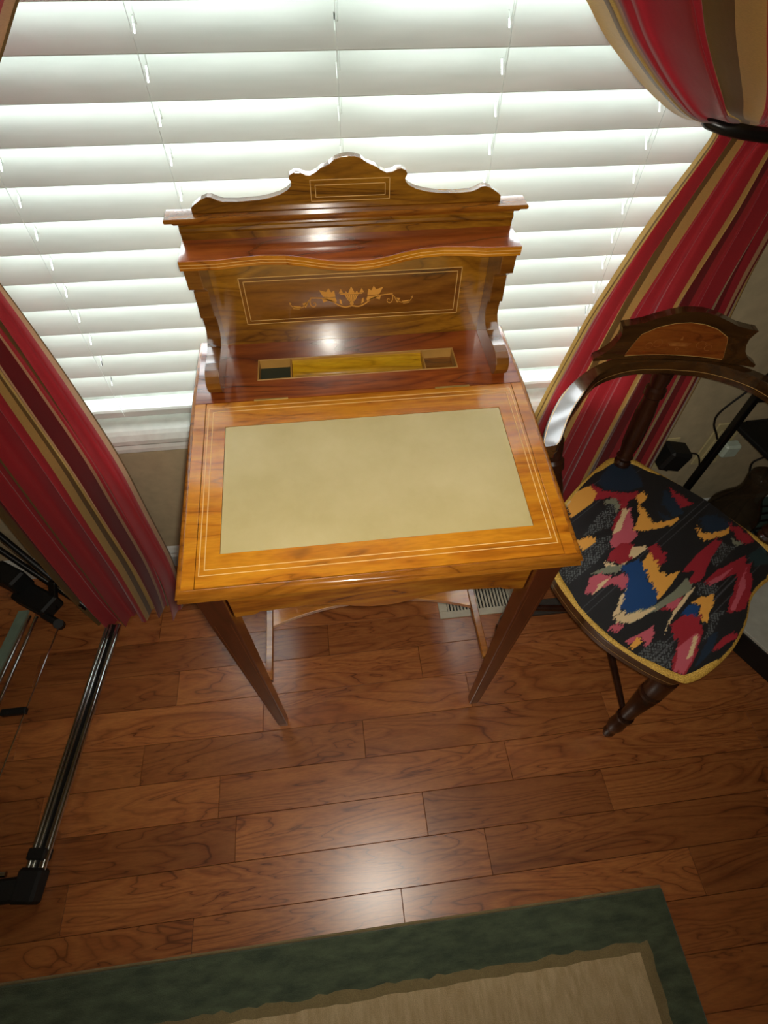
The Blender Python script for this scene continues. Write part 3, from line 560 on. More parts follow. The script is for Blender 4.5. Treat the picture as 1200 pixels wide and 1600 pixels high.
for jx in range(nx + 1):      # scanline fill along y
    X_ = xs0 + jx * ST; cr = []
    for a, b in zip(so_in, so_in[1:] + so_in[:1]):
        if (a[0] > X_) != (b[0] > X_): cr.append(a[1] + (b[1] - a[1]) * (X_ - a[0]) / (b[0] - a[0]))
    cr.sort()
    for a, b in zip(cr[::2], cr[1::2]):
        for jy in range(max(0, int((a - ys0) / ST)), min(ny, int((b - ys0) / ST) + 1)): ins[jx][jy] = True
def dome(x, y):
    r = max(abs((Vector((x, y)) - sc_).dot(RT.xy)) / 0.26, abs((Vector((x, y)) - sc_).dot(BK.xy)) / 0.29); r = min(1.0, r)
    return 0.4475 + 0.012 * (1 - r ** 3)
vid = {}; verts = []; faces = []; cols = []
def vt(i, j):
    if (i, j) not in vid:
        x, y = xs0 + i * ST, ys0 + j * ST; vid[(i, j)] = len(verts); verts.append((x, y, dome(x, y))); cols.append(ikat(x, y))
    return vid[(i, j)]
for i in range(nx):
    for j in range(ny):
        if ins[i][j]: faces.append((vt(i, j), vt(i + 1, j), vt(i + 1, j + 1), vt(i, j + 1)))
me = bpy.data.meshes.new('seat'); me.from_pydata(verts, [], faces)
ca = me.color_attributes.new('ikat', 'FLOAT_COLOR', 'POINT'); ca.data.foreach_set('color', [k for c in cols for k in c])
me.materials.append(M['ikat']); me.shade_smooth(); seat = bpy.data.objects.new('seat', me); COL.objects.link(seat); seat.parent = chair; seat.matrix_parent_inverse = Matrix.Translation(-CO)
# body under the cover and braid round it
bm = B(); loft(bm, [[(p.x, p.y, z) for p in inset(f)] for f, z in ((0.97, 0.4446), (0.985, 0.4465))]); obj('seat_pad', bm, M['gold_braid'], chair)
bm = B(); pts = [(p.x, p.y, 0.4485) for p in inset(0.982)]; n = len(pts); rings = []
for i in range(n + 1):
    p = Vector(pts[i % n]); d = (Vector(pts[(i + 1) % n]) - Vector(pts[i - 1 if i % n else n - 1])).normalized(); o_ = Vector((d.y, -d.x, 0))
    rings.append([p + o_ * (0.0085 * math.cos(t)) + Vector((0, 0, 0.004 * math.sin(t))) for t in [k * math.pi / 4 for k in range(8)]])
loft(bm, rings[:-1] + [rings[0]], True, False)
x = NT('gold_braid_woven'); wv = x.noise(x.coord(), 420, 2, 0.5); x.bump(wv, 0.8, 0.0015)
obj('braid_trim', bm, x.set(Base_Color=x.ramp(wv, [(0.3, srgb(168, 122, 34)), (0.65, srgb(226, 184, 84))]), Roughness=0.65), chair, smooth=True)
# turned legs
LP = [(0, 0.010), (0.03, 0.012), (0.06, 0.0155), (0.10, 0.012), (0.13, 0.0165), (0.2, 0.0205), (0.27, 0.019), (0.33, 0.016), (0.345, 0.021), (0.37, 0.021), (0.385, 0.016), (0.55, 0.019), (0.72, 0.0235), (0.745, 0.019), (0.76, 0.025), (0.785, 0.025), (0.80, 0.020), (0.82, 0.0245), (1.0, 0.0245)]
for top_, foot in ((C3(0.004, -0.278, 0.384), C3(0.004, -0.300, 0)), (C3(-0.212, -0.02, 0.384), C3(-0.262, -0.02, 0)), (C3(0.262, 0.0, 0.384), C3(0.30, 0.0, 0)), (C3(0, 0.255, 0.384), C3(0, 0.262, 0))):
    bm = B(); turned(bm, foot, top_, LP, 18); obj('leg', bm, M['ebony'], chair, smooth=True)
bm = B(); SPR = [(0, 0.007), (0.1, 0.008), (0.45, 0.011), (0.5, 0.013), (0.55, 0.011), (0.9, 0.008), (1, 0.007)]
turned(bm, C3(0.004, -0.285, 0.135), C3(0, 0.258, 0.135), SPR, 12); obj('stretcher', bm, M['ebony'], chair, smooth=True)
bm = B(); turned(bm, C3(-0.240, -0.015, 0.150), C3(0.283, 0.0, 0.150), SPR, 12); obj('stretcher', bm, M['ebony'], chair, smooth=True)
# posts carrying the arm
PP = [(0, 0.019), (0.08, 0.021), (0.1, 0.015), (0.14, 0.021), (0.17, 0.016), (0.3, 0.0215), (0.6, 0.0225), (0.76, 0.018), (0.78, 0.0235), (0.84, 0.0235), (0.86, 0.018), (0.92, 0.021), (1, 0.023)]
for a, b in ((C3(0, 0.262, 0.435), C3(0, 0.297, 0.727)), (C3(-0.215, 0.0, 0.435), C3(-0.282, 0.07, 0.727)), (C3(0.292, 0.045, 0.435), C3(0.292, 0.07, 0.727))):
    bm = B(); turned(bm, a, b, PP, 16); obj('post', bm, M['ebony'], chair, smooth=True)
# horseshoe arm rail
def arm_pt(a):      # a: -1 left end .. 0 back .. 1 right end ; returns inner and outer points
    cen = [(0.0, 0.297), (0.075, 0.291), (0.14, 0.266), (0.19, 0.228), (0.235, 0.17), (0.268, 0.11), (0.288, 0.06), (0.300, 0.025)]
    f = abs(a) * (len(cen) - 1); i = min(int(f), len(cen) - 2); t = f - i
    P = smooth_pts([(x, y, 0) for x, y in cen], 8); q = P[min(int(abs(a) * (len(P) - 1) + 0.5), len(P) - 1)]
    return Vector((math.copysign(q.x, a), q.y))
def wid(a):
    a = abs(a)
    for (p, q), (r, t) in zip([(0, 0.0125), (0.40, 0.0130), (0.55, 0.0205), (0.70, 0.0190), (0.92, 0.0170), (0.97, 0.0150), (1.0, 0.0110)], [(0.40, 0.0130), (0.55, 0.0205), (0.70, 0.0190), (0.92, 0.0170), (0.97, 0.0150), (1.0, 0.0110)]):
        if a <= r: return q + (t - q) * (a - p) / (r - p)
    return 0.011
def arm_frame(a):
    p = arm_pt(a); d = (arm_pt(min(1, a + 0.04)) - arm_pt(max(-1, a - 0.04))).normalized(); nrm = Vector((d.y, -d.x))
    if nrm.dot(p) < 0: nrm = -nrm
    tl = 0.012 * min(1, max(0, (abs(a) - 0.40) / 0.2))       # arms dip towards the outside
    return p, nrm, wid(a), tl
rings = []; N = 60
for k in range(N + 1):
    a = -1 + 2 * k / N; p, nrm, w, tl = arm_frame(a); i_, o_ = p - nrm * w, p + nrm * w; m1, m2 = p - nrm * w * .88, p + nrm * w * .88
    rings.append([C3(i_.x, i_.y, 0.726), C3(o_.x, o_.y, 0.726), C3(o_.x, o_.y, 0.757 - tl), C3(m2.x, m2.y, 0.7615 - tl), C3(m1.x, m1.y, 0.763), C3(i_.x, i_.y, 0.759)])
bm = B(); loft(bm, rings); arm = obj('arm_rail', bm, M['chair_wood'], chair, smooth=True, flat_angle=35)
bm = B(); prev = None
for k in range(N + 1):
    a = -1 + 2 * k / N; p, nrm, w, tl = arm_frame(a); hz = lambda f: 0.763 - (0.0015 + tl) * (f + .88) / 1.76 + 0.0003
    cur = [[bm.verts.new(C3((p + nrm * w * f).x, (p + nrm * w * f).y, hz(f))) for f in pr] for pr in ((-0.84, -0.76), (0.76, 0.84))]
    if prev and abs(a) > 0.5:
        for u in (0, 1): bm.faces.new((prev[u][0], prev[u][1], cur[u][1], cur[u][0]))
    fr_l = [bm.verts.new(C3((p - nrm * (w + 0.0003)).x, (p - nrm * (w + 0.0003)).y, z)) for z in (0.7385, 0.7395)]
    if prev: bm.faces.new((prev[2][0], prev[2][1], fr_l[1], fr_l[0]))
    prev = cur + [fr_l]
obj('stringing', bm, M['string'], arm)
# crest, bent along the back of the arm rail
hc = [(0.172, 0.7632), (0.172, 0.770), (0.160, 0.776), (0.152, 0.776), (0.147, 0.786), (0.137, 0.797), (0.131, 0.812), (0.130, 0.826), (0.137, 0.846), (0.118, 0.848), (0.095, 0.852), (0.070, 0.862), (0.045, 0.871), (0.02, 0.877)]
po = [(-x_, z) for x_, z in hc] + [(0, 0.878)] + hc[::-1]
def bend(s): return 0.301 - 0.42 * s * s - 6.0 * s ** 4
def crest_mesh(bm, outline, v0, v1, nsub=1):
    A_, B_ = [bm.verts.new(C3(s - 0.005, bend(s) + v0, z)) for s, z in outline], [bm.verts.new(C3(s - 0.005, bend(s) + v1, z)) for s, z in outline]
    n = len(outline)
    for i in range(n): bm.faces.new((A_[i], B_[i], B_[(i + 1) % n], A_[(i + 1) % n]))
    # fill with vertical strips so that the face follows the bend
    for V_ in (A_, B_):
        m = n // 2; Lh, Rh = V_[:m + 1], V_[m:]
        Lh2 = V_[:n // 2]; 
        for i in range(n // 2 - (0 if n % 2 else 1)):
            a0, a1, b1, b0 = V_[i], V_[i + 1], V_[n - 2 - i], V_[n - 1 - i]
            if a1 is b1: bm.faces.new((a0, a1, b0))
            else: bm.faces.new((a0, a1, b1, b0))
def strip_crest(bm, zlo, zhi, s0, s1, v0, v1, n=40):
    R0 = []
    for k in range(n + 1):
        s = s0 + (s1 - s0) * k / n; lo, hi = zlo(s), zhi(s)
        if hi - lo < 0.0005: hi = lo + 0.0005
        R0.append([C3(s - 0.005, bend(s) + v0, lo), C3(s - 0.005, bend(s) + v1, lo), C3(s - 0.005, bend(s) + v1, hi), C3(s - 0.005, bend(s) + v0, hi)])
    loft(bm, R0)
def top_of(s):
    s = abs(s); pts = [(0, 0.878), (0.02, 0.877), (0.045, 0.871), (0.070, 0.862), (0.095, 0.852), (0.118, 0.848), (0.137, 0.846)]
    for (a, b), (c, d) in zip(pts, pts[1:]):
        if s <= c: return b + (d - b) * (s - a) / (c - a)
    return 0.846
bm = B(); strip_crest(bm, lambda s: 0.7632, top_of, -0.1295, 0.1295, -0.012, 0.008)
for sg in (-1, 1):      # scrolled shoulders
    zz = [(0.7632, 0.172), (0.770, 0.172), (0.777, 0.158), (0.786, 0.147), (0.797, 0.138), (0.812, 0.132), (0.826, 0.1305), (0.838, 0.134), (0.846, 0.1375), (0.8472, 0.131)]
    loft(bm, [[C3(sg * 0.128 - 0.005, bend(0.128) - 0.012, z), C3(sg * s - 0.005, bend(s) - 0.012, z), C3(sg * s - 0.005, bend(s) + 0.008, z), C3(sg * 0.128 - 0.005, bend(0.128) + 0.008, z)] for z, s in zz])
crc = obj('crest_rail', bm, M['chair_wood'], chair)
def in_hi(s):
    s = abs(s); pts = [(0, 0.854), (0.03, 0.851), (0.06, 0.842), (0.09, 0.824), (0.115, 0.815)]
    for (a, b), (c, d) in zip(pts, pts[1:]):
        if s <= c: return b + (d - b) * (s - a) / (c - a)
    return 0.785
in_hi = (lambda f: lambda s: f(s) if abs(s) < 0.0901 else 0.824 - (abs(s) - 0.09) * 3.4)(in_hi)
bm = B(); strip_crest(bm, lambda s: 0.7745 - 0.3 * s * s, in_hi, -0.104, 0.104, -0.0124, -0.0118); ip = obj('inlay_panel', bm, M['chair_panel'], crc)
bm = B(); prev = None
for fz, off in ((in_hi, 0), (lambda s: 0.7745 - 0.3 * s * s, 0)):
    prev = None
    for k in range(41):
        s = -0.104 + 0.208 * k / 40; z = fz(s); cur = [bm.verts.new(C3(s - 0.005, bend(s) - 0.0126, z + e)) for e in (-0.0006, 0.0006)]
        if prev: bm.faces.new((prev[0], prev[1], cur[1], cur[0]))
        prev = cur
obj('stringing', bm, M['string'], crc)
bm = B()
def cin(poly, mirror=True):
    for sg in ((1, -1) if mirror else (1,)):
        bm.faces.new([bm.verts.new(C3(sg * s - 0.005, bend(s) - 0.0127, z)) for s, z in poly])
cin([(-0.026, 0.806), (0.026, 0.806), (0.018, 0.797), (-0.018, 0.797)], False); cin([(-0.003, 0.812), (0.003, 0.812), (0.0, 0.822)], False)
for s0_, z0_, r_ in ((0.045, 0.803, 0.010), (0.062, 0.797, 0.008), (-0.0, 0.79, 0.004)):
    for k in range(9):
        a0, a1 = k * 0.6, k * 0.6 + 0.6; cin([(s0_ + r_ * math.cos(a0), z0_ + r_ * math.sin(a0)), (s0_ + r_ * math.cos(a1), z0_ + r_ * math.sin(a1)), (s0_ + (r_ - 0.0016) * math.cos(a1), z0_ + (r_ - 0.0016) * math.sin(a1)), (s0_ + (r_ - 0.0016) * math.cos(a0), z0_ + (r_ - 0.0016) * math.sin(a0))])
x = NT('faded_marquetry'); f = x.noise(x.coord(), 60, 3)
obj('marquetry', bm, x.set(Base_Color=x.ramp(f, [(0.35, srgb(150, 80, 32)), (0.7, srgb(182, 116, 54))]), Roughness=0.4), crc)

# ------------------------------------------------------------------ curtains
def catmull_rows(rows, k):
    out = []; n = len(rows)
    for i in range(n - 1):
        a, b, c, d = rows[max(0, i - 1)], rows[i], rows[i + 1], rows[min(n - 1, i + 2)]
        for j in range(k):
            t = j / k; m = []
            for q in range(len(b)):
                # monotone-ish hermite with clamped tangents
                m1 = (c[q] - a[q]) / 2 if (c[q] - b[q]) * (b[q] - a[q]) > 0 else 0; m2 = (d[q] - b[q]) / 2 if (d[q] - c[q]) * (c[q] - b[q]) > 0 else 0
                m.append(b[q] * (1 + 2 * t) * (1 - t) ** 2 + m1 * t * (1 - t) ** 2 + c[q] * t * t * (3 - 2 * t) + m2 * t * t * (t - 1))
            out.append(m)
    out.append(list(rows[-1])); return out
def curtain(name, rows, folds, phase, mat, label, nu=260, k=12, seed=1):
    rr = catmull_rows(rows, k); rg = random.Random(seed); bm = B(); uvl = bm.loops.layers.uv.new('UVMap'); grid = []
    ph2, ph3 = rg.uniform(0, 6), rg.uniform(0, 6)
    for z, xl, xr, yb, amp, tilt in rr:
        row = []
        for i in range(nu + 1):
            u = i / nu; a = 2 * math.pi * (folds * u) + phase
            w = math.sin(a + 0.55 * math.sin(a)) * 0.75 + 0.35 * math.sin(2.3 * a + ph2 + z * 1.5) * 0.6 + 0.25 * math.sin(0.55 * a + ph3 - z)
            x = xl + (xr - xl) * (u + 0.004 * math.sin(2 * a + ph3)); edge = min(1, u / 0.04, (1 - u) / 0.04)
            row.append(bm.verts.new((x, yb - amp * w * (0.45 + 0.55 * edge) + tilt * (u - 0.5), z + 0.004 * math.sin(a))))
        grid.append(row)
    for r0, r1 in zip(grid, grid[1:]):
        for i in range(nu):
            f = bm.faces.new((r0[i], r0[i + 1], r1[i + 1], r1[i]))
            for lp, uu in zip(f.loops, (i, i + 1, i + 1, i)): lp[uvl].uv = (uu / nu * 0.998, 0.5)
    bmesh.ops.translate(bm, verts=bm.verts[:], vec=(0, 0, 0))
    o = obj(name, bm, mat, smooth=True, flat_angle=180); return tag(o, label, 'curtain', 'striped tie-back curtains at the window')
# z, left x, right x, base Y, fold depth, tilt
RC = [(2.2, 0.14, 1.02, 0.490, 0.04, 0), (1.60, 0.16, 1.05, 0.450, 0.050, 0), (1.42, 0.215, 1.06, 0.440, 0.055, 0), (1.333, 0.290, 1.02, 0.435, 0.055, 0), (1.285, 0.348, 0.98, 0.435, 0.052, 0), (1.243, 0.414, 0.92, 0.440, 0.042, 0), (1.217, 0.47, 0.84, 0.450, 0.030, 0), (1.202, 0.535, 0.77, 0.472, 0.016, 0), (1.188, 0.553, 0.745, 0.490, 0.010, 0), (1.165, 0.551, 0.745, 0.492, 0.014, 0), (1.05, 0.523, 0.775, 0.512, 0.022, 0), (0.93, 0.495, 0.79, 0.519, 0.018, 0), (0.83, 0.473, 0.806, 0.5225, 0.0135, 0), (0.70, 0.450, 0.822, 0.5225, 0.0135, 0), (0.60, 0.432, 0.828, 0.5195, 0.015, 0), (0.30, 0.395, 0.845, 0.5165, 0.016, 0), (0.12, 0.385, 0.853, 0.5145, 0.016, 0), (0.004, 0.38, 0.855, 0.5135, 0.016, 0)]
curtain('curtain', RC, 7.6, 0.3, M['curtain_r'], 'red and gold striped satin curtain held back behind the corner chair', seed=4)
LC = [(2.2, -1.10, -0.20, 0.490, 0.03, 0), (1.60, -1.12, -0.25, 0.475, 0.035, 0), (1.42, -1.12, -0.30, 0.465, 0.04, 0), (1.34, -1.08, -0.367, 0.455, 0.04, 0), (1.275, -1.04, -0.428, 0.445, 0.04, 0), (1.235, -0.98, -0.49, 0.440, 0.03, 0), (1.205, -0.85, -0.56, 0.455, 0.02, 0), (1.188, -0.80, -0.605, 0.48, 0.010, 0), (1.165, -0.80, -0.605, 0.49, 0.010, 0), (1.02, -0.82, -0.572, 0.480, 0.022, 0), (0.80, -0.835, -0.540, 0.460, 0.036, 0), (0.55, -0.838, -0.520, 0.435, 0.042, 0), (0.30, -0.832, -0.520, 0.410, 0.042, 0.01), (0.12, -0.822, -0.535, 0.392, 0.040, 0.02), (0.004, -0.800, -0.560, 0.378, 0.038, 0.03)]
curtain('curtain', LC, 5.3, 2.2, M['curtain_l'], 'red and gold striped satin curtain hanging to the floor left of the desk', seed=9)
hb = thing('curtain_holdback', (0.80, YW, 1.18), 'black curved metal holdback round the right hand striped curtain', 'holdback')
bm = B(); tube(bm, smooth_pts([(0.815, 0.552, 1.178), (0.812, 0.47, 1.182), (0.78, 0.448, 1.185), (0.70, 0.440, 1.189), (0.62, 0.443, 1.194), (0.56, 0.452, 1.200), (0.532, 0.468, 1.204), (0.524, 0.482, 1.206)], 6), [0.0095] * 30 + [0.009] * 8 + [0.0085, 0.008, 0.007, 0.006, 0.005], 14); obj('hook', bm, M['black_metal'], hb, smooth=True)
bm = B(); tube(bm, [(0.815, 0.5598, 1.178), (0.815, 0.552, 1.178), (0.815, 0.548, 1.178)], [0.026, 0.025, 0.012], 18); obj('rosette', bm, M['black_metal'], hb, smooth=True)

# ------------------------------------------------------------------ rug
rug = thing('area_rug', (-0.2, -0.9, 0), 'green bordered area rug with beige centre on the wooden floor', 'rug')
RX, RY, RL, RB = 0.600, -0.448, -1.55, -2.1
wob = random.Random(5)
def wavy(a, b, n, amp):
    out = []
    for i in range(n + 1):
        t = i / n; e = 0 if i in (0, n) else wob.uniform(-amp, amp) + amp * math.sin(i * 0.9) * 0.5
        p = Vector(a).lerp(Vector(b), t); d = (Vector(b) - Vector(a)).normalized(); out.append((p.x - d.y * e, p.y + d.x * e))
    return out
bm = B(); box(bm, RL, RX, RB, RY, 0.0002, 0.0085, 0.003); obj('border', bm, M['rug_green'], rug)
bm = B(); pl = wavy((RL + 0.1, -0.552), (0.528, -0.534), 110, 0.003)[:-1] + wavy((0.528, -0.534), (0.528, RB + 0.09), 60, 0.0025)[:-1] + [(0.528, RB + 0.09), (RL + 0.1, RB + 0.09)]
prism(bm, pl, 'Z', 0.0086, 0.0092); obj('inner_band', bm, M['rug_olive'], rug)
bm = B(); pl = wavy((RL + 0.14, -0.5705), (0.504, -0.5525), 90, 0.0018)[:-1] + [(0.504, -0.5525), (0.502, RB + 0.12), (RL + 0.14, RB + 0.12)]
prism(bm, pl, 'Z', 0.0093, 0.0100); obj('field', bm, M['rug_beige'], rug)
bm = B(); box(bm, RL, RX, RY + 0.0002, RY + 0.006, 0.0002, 0.006, 0.002); obj('edge_binding', bm, M['rug_olive'], rug)

# ------------------------------------------------------------------ floor register and grey strip under the desk
vt_ = thing('floor_vent', (0.32, 0.32, 0), 'cream metal floor vent with slots, behind the desk\'s right legs', 'vent')
bm = B(); x0, x1, y0, y1 = 0.213, 0.465, 0.2655, 0.392
for a in ((x0, x1, y0, y0 + 0.022), (x0, x1, y1 - 0.022, y1), (x0, x0 + 0.026, y0 + 0.022, y1 - 0.022), (x1 - 0.026, x1, y0 + 0.022, y1 - 0.022)): box(bm, *a, 0.0002, 0.005, 0.001)
obj('plate', bm, M['vent'], vt_)
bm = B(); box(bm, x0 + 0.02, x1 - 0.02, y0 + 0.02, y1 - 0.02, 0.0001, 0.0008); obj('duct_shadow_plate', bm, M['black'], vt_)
n = 20
for k in range(n):
    xx = x0 + 0.030 + k * (x1 - x0 - 0.06) / (n - 1)
    if k == 0:
        bm = B(); box(bm, -0.0028, 0.0028, -(y1 - y0 - 0.044) / 2, (y1 - y0 - 0.044) / 2, 0.001, 0.0045); lv0 = obj('louver', bm, M['vent'], vt_); o = lv0
        o.matrix_parent_inverse = Matrix.Identity(4)
    else: o = lv0.copy(); COL.objects.link(o); o.parent = vt_; o.matrix_parent_inverse = Matrix.Identity(4)
    o.location = (xx - 0.32, (y0 + y1) / 2 - 0.32, 0)
bm = B(); box(bm, 0.475, 0.86, 0.243, 0.292, 0.0002, 0.016, 0.003); ps = tag(obj('floor_strip', bm, M['mat'], None), 'dark grey low strip on the floor under the back of the chair', 'strip')

# ------------------------------------------------------------------ black and chrome frame at the left
fr = thing('metal_frame', (-0.82, 0, 0), 'black and chrome tubular metal frame lying left of the curtain', 'frame')
pA, pB = Vector((-0.8235, -0.27, 0.024)), Vector((-0.748, 0.345, 0.024)); dv = (pB - pA).normalized(); nv = Vector((dv.y, -dv.x, 0))
bm = B(); tube(bm, [pA - nv * 0.016, pB - nv * 0.016], 0.0065, 12); obj('chrome_tube', bm, M['chrome'], fr, smooth=True)
bm = B(); tube(bm, [pA - nv * 0.004 + Vector((0, 0, 0.004)), pB - nv * 0.004 + Vector((0, 0, 0.004))], 0.004, 12); obj('chrome_tube', bm, M['chrome'], fr, smooth=True)
bm = B(); tube(bm, [pA + nv * 0.015, pB + nv * 0.015], 0.0085, 12); obj('chrome_tube', bm, M['chrome'], fr, smooth=True)
bm = B(); loft(bm, [[p + nv * e + Vector((0, 0, h)) for e, h in ((-0.013, -0.005), (0.011, -0.005), (0.011, 0.002), (-0.013, 0.002))] for p in (pA, pB)]); obj('web', bm, M['black_metal'], fr)
def obox(bm, c, ax, hx, hy, hz, bev=0.003):
    ax = Vector(ax).normalized(); ay = Vector((-ax.y, ax.x, 0)).normalized(); az = ax.cross(ay); b2 = B(); box(b2, -hx, hx, -hy, hy, -hz, hz, bev)
    mp = {v: bm.verts.new(Vector(c) + ax * v.co.x + ay * v.co.y + az * v.co.z) for v in b2.verts}
    for f in b2.faces: bm.faces.new([mp[v] for v in f.verts])
    b2.free()
bm = B(); obox(bm, pA + dv * 0.052, dv, 0.012, 0.020, 0.020); obj('clip', bm, M['black'], fr)
bm = B(); obox(bm, pA - dv * 0.008, dv, 0.034, 0.026, 0.0235, 0.006); obox(bm, pA + Vector((-0.045, -0.012, 0)), (1, 0, 0), 0.034, 0.024, 0.022, 0.006); obj('foot', bm, M['black'], fr)
for yy, zz, rr_ in ((-0.250, 0.030, 0.006), (-0.270, 0.026, 0.007), (-0.2885, 0.020, 0.009)):
    bm = B(); tube(bm, [(-0.88, yy, zz), (-1.15, yy + 0.02, zz)], rr_, 12); obj('cross_tube', bm, M['chrome'], fr, smooth=True)
bm = B(); tube(bm, [(-0.815, 0.388, 0.060), (-1.012, 0.515, 0.218), (-1.20, 0.535, 0.36)], 0.0085, 12); obj('slanted_rail', bm, M['black_metal'], fr, smooth=True)
bm = B(); tube(bm, [(-0.800, 0.372, 0.09), (-0.996, 0.535, 0.262), (-1.19, 0.545, 0.41)], 0.0085, 12); obj('slanted_rail', bm, M['black_metal'], fr, smooth=True)
bm = B(); tube(bm, [(-0.806, 0.366, 0.099), (-1.0, 0.526, 0.270)], 0.0022, 8); obj('chrome_wire', bm, M['chrome'], fr, smooth=True)
bm = B(); obox(bm, (-0.925, 0.395, 0.125), (-0.8, 0.5, 0.0), 0.060, 0.030, 0.026, 0.006); obox(bm, (-0.985, 0.445, 0.17), (-0.8, 0.5, 0.0), 0.045, 0.026, 0.035, 0.006)
tube(bm, [(-0.90, 0.35, 0.12), (-0.852, 0.318, 0.115)], 0.010, 10); tube(bm, [(-0.858, 0.322, 0.10), (-0.848, 0.312, 0.13)], 0.013, 10); obj('clamp', bm, M['black'], fr)
bm = B(); obox(bm, (-0.872, 0.392, 0.145), (0.15, 0.35, 0.55), 0.045, 0.011, 0.007, 0.002); obj('strut', bm, M['black_metal'], fr)
for a, b in (((-0.9171, 0.345, 0.12), (-0.958, 0.06, 0.12)), ((-0.936, 0.35, 0.12), (-0.976, 0.10, 0.12))):
    bm = B(); tube(bm, [a, b, Vector(a) + (Vector(b) - Vector(a)) * 1.9], 0.0045, 10); obj('chrome_tube', bm, M['chrome'], fr, smooth=True)
bm = B(); loft(bm, [[(p[0] + e, p[1], p[2] + h) for e, h in ((-0.013, 0), (0.013, 0), (0.013, 0.008), (-0.013, 0.008))] for p in ((-0.966, 0.375, 0.10), (-1.005, 0.14, 0.10), (-1.04, -0.05, 0.10))]); obj('flat_bar', bm, M['grey_green'], fr)
bm = B(); tube(bm, [(-0.850, 0.316, 0.118), (-0.8994, -0.056, 0.118), (-0.93, -0.22, 0.118)], 0.0018, 8); obj('thin_rod', bm, M['chrome'], fr, smooth=True)
bm = B(); obox(bm, (-0.908, 0.088, 0.118), (1, 0, 0), 0.03, 0.008, 0.008, 0.002); obj('bracket', bm, M['black'], fr)

# ------------------------------------------------------------------ things in the right-hand corner
st = thing('black_stand', (1.03, 0.46, 0), 'black metal stand with square post and shelf behind the chair', 'stand')
bm = B(); box(bm, 0.974, 0.992, 0.487, 0.505, 0.0002, 0.98, 0.002); obj('post', bm, M['black_metal'], st)
bm = B(); box(bm, 1.32, 1.338, 0.487, 0.505, 0.0002, 0.98, 0.002); obj('post', bm, M['black_metal'], st)
bm = B(); prism(bm, [(0.993, 0.512), (1.022, 0.392), (1.06, 0.31), (1.32, 0.31), (1.345, 0.512)], 'Z', 0.493, 0.507, 0.003); obj('shelf', bm, M['black'], st)
for zz in (0.60, 0.975):
    bm = B(); box(bm, 0.9925, 1.3195, 0.490, 0.502, zz - 0.006, zz + 0.006, 0.001); obj('cross_bar', bm, M['black_metal'], st)
pl_ = thing('wall_outlet', (1.045, YW, 0.38), 'cream wall outlet plate partly hidden by the black stand post', 'outlet')
bm = B(); box(bm, 1.004, 1.082, YW - 0.006, YW - 0.0002, 0.285, 0.455, 0.002); obj('cover_plate', bm, M['outlet'], pl_)
bm = B(); box(bm, 1.022, 1.064, YW - 0.0085, YW - 0.0061, 0.31, 0.43, 0.001); obj('socket', bm, M['outlet'], pl_)
bm = B(); box(bm, 1.046, 1.094, 0.520, YW - 0.0087, 0.345, 0.392, 0.006); tag(obj('plug_charger', bm, M['charger']), 'small white plug-in charger in the wall outlet', 'charger')
pa = thing('power_adapter', (0.848, 0.54, 0.36), 'black block power adapter plugged in on the wall behind the chair', 'power adapter')
bm = B(); obox(bm, (0.890, 0.523, 0.372), (1, 0, -0.25), 0.036, 0.030, 0.036, 0.008); obj('block', bm, M['black'], pa)
bm = B(); obox(bm, (0.905, 0.54, 0.305), (1, 0, -0.5), 0.012, 0.012, 0.006, 0.002); obj('prong_cover', bm, M['black'], pa)
bm = B(); box(bm, 0.845, 0.915, YW - 0.004, YW - 0.0002, 0.28, 0.41, 0.002); tag(obj('wall_outlet', bm, M['outlet']), 'cream outlet plate hidden behind the black power adapter', 'outlet')
def cable(pts, r, label, tgt=None):
    bm = B(); tube(bm, smooth_pts(pts, 7), r, 8); return tag(obj('cable', bm, M['rubber'], None, smooth=True), label, 'cable')
cable([(0.912, 0.524, 0.37), (0.935, 0.518, 0.385), (0.960, 0.512, 0.378), (0.985, 0.508, 0.33), (0.992, 0.507, 0.28)], 0.0022, 'thin black cable from the power adapter to the stand post')
cable([(0.99, 0.508, 0.70), (0.972, 0.508, 0.64), (0.930, 0.51, 0.555), (0.935, 0.51, 0.51), (0.962, 0.508, 0.47), (0.975, 0.507, 0.45)], 0.0026, 'black cable looping left of the stand post below the crest rail')
cable([(0.985, 0.482, 0.20), (1.00, 0.478, 0.165), (1.04, 0.47, 0.165), (1.08, 0.47, 0.20), (1.12, 0.475, 0.235)], 0.0024, 'black cable sagging from the stand post behind the glass bottle')
cable([(1.06, 0.43, 0.492), (1.075, 0.435, 0.45), (1.06, 0.44, 0.42), (1.075, 0.44, 0.38), (1.10, 0.44, 0.34)], 0.0026, 'wavy black cable hanging from the shelf to the left of the bottle neck')
cable([(1.12, 0.42, 0.492), (1.12, 0.43, 0.44), (1.13, 0.44, 0.38), (1.15, 0.44, 0.31)], 0.0032, 'straight black cable hanging from the shelf to the right of the bottle neck')
cable([(1.345, 0.45, 0.57), (1.20, 0.46, 0.575), (1.10, 0.47, 0.56), (1.03, 0.48, 0.54), (0.996, 0.484, 0.535)], 0.0034, 'thick black cable lying across above the black shelf')
tb = thing('storage_box', (1.17, 0.40, 0), 'dark teal cardboard storage box on the floor behind the chair', 'box')
bm = B(); box(bm, 1.015, 1.40, 0.322, 0.485, 0.0002, 0.165, 0.003); obj('body', bm, M['teal_box'], tb)
bm = B(); box(bm, 1.012, 1.403, 0.319, 0.486, 0.1652, 0.180, 0.003); obj('lid', bm, M['teal_box'], tb)
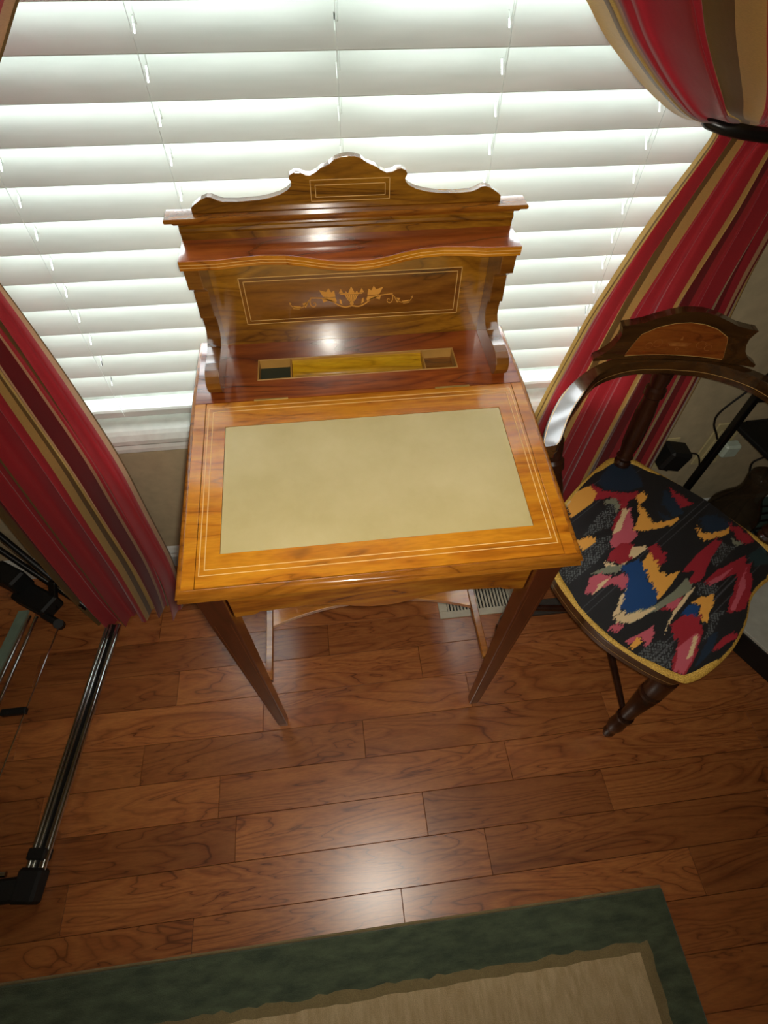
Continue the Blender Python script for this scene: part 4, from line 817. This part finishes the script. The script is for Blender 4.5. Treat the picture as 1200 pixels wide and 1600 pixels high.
bm = B(); prof = [(0.0, 0.028), (0.004, 0.036), (0.03, 0.058), (0.065, 0.070), (0.10, 0.068), (0.135, 0.053), (0.16, 0.039), (0.185, 0.033), (0.205, 0.034), (0.228, 0.038), (0.245, 0.036), (0.256, 0.026), (0.260, 0.010)]
tube(bm, [(1.062, 0.385, 0.1802 + h) for h, _ in prof], [r for _, r in prof], 28); bo = tag(obj('glass_bottle', bm, M['smoked'], None, smooth=True, flat_angle=80), 'dark smoked glass bottle with round body behind the chair seat', 'bottle')
bm = B(); ring = [(1.062 + 0.018 * math.cos(t) + 0.036, 0.385 - 0.0 + 0.0 * t, 0.1802 + 0.215 + 0.018 * math.sin(t)) for t in [k * math.pi * 2 / 16 for k in range(16)]]; tube(bm, ring, 0.005, 8); obj('handle', bm, M['smoked'], bo, smooth=True)
wr = thing('wire_rack', (1.25, 0.38, 0.18), 'black wire rack lying on the dark teal box at the right edge', 'rack')
for k in range(5):
    bm = B(); yy = 0.34 + k * 0.024; tube(bm, [(1.155, yy, 0.192), (1.36, yy + 0.012, 0.192)], 0.0035, 8); obj('wire', bm, M['black_metal'], wr, smooth=True)
for xx in (1.165, 1.35):
    bm = B(); tube(bm, [(xx, 0.33, 0.1845), (xx, 0.45, 0.1845)], 0.0042, 8); obj('side_bar', bm, M['black_metal'], wr, smooth=True)
wb = thing('flat_case', (1.25, 0.12, 0), 'white topped flat case with black rim on the floor right of the chair', 'case')
e1 = Vector((1.0438, 0.085)); e2 = Vector((1.0734, 0.0293)); dd = (e2 - e1).normalized(); nn = Vector((-dd.y, dd.x))
if nn.x < 0: nn = -nn
qd = [e1 - dd * 0.08, e1 + dd * 0.35, e1 + dd * 0.35 + nn * 0.31, e1 - dd * 0.08 + nn * 0.31]
bm = B(); prism(bm, [(p.x, p.y) for p in qd], 'Z', 0.0002, 0.088, 0.003); obj('black_base', bm, M['black'], wb)
ins_ = [q + (sum(qd, Vector((0, 0))) / 4 - q) * 0.012 for q in qd]
bm = B(); prism(bm, [(p.x, p.y) for p in ins_], 'Z', 0.0882, 0.100, 0.002); obj('white_lid', bm, M['white_board'], wb)
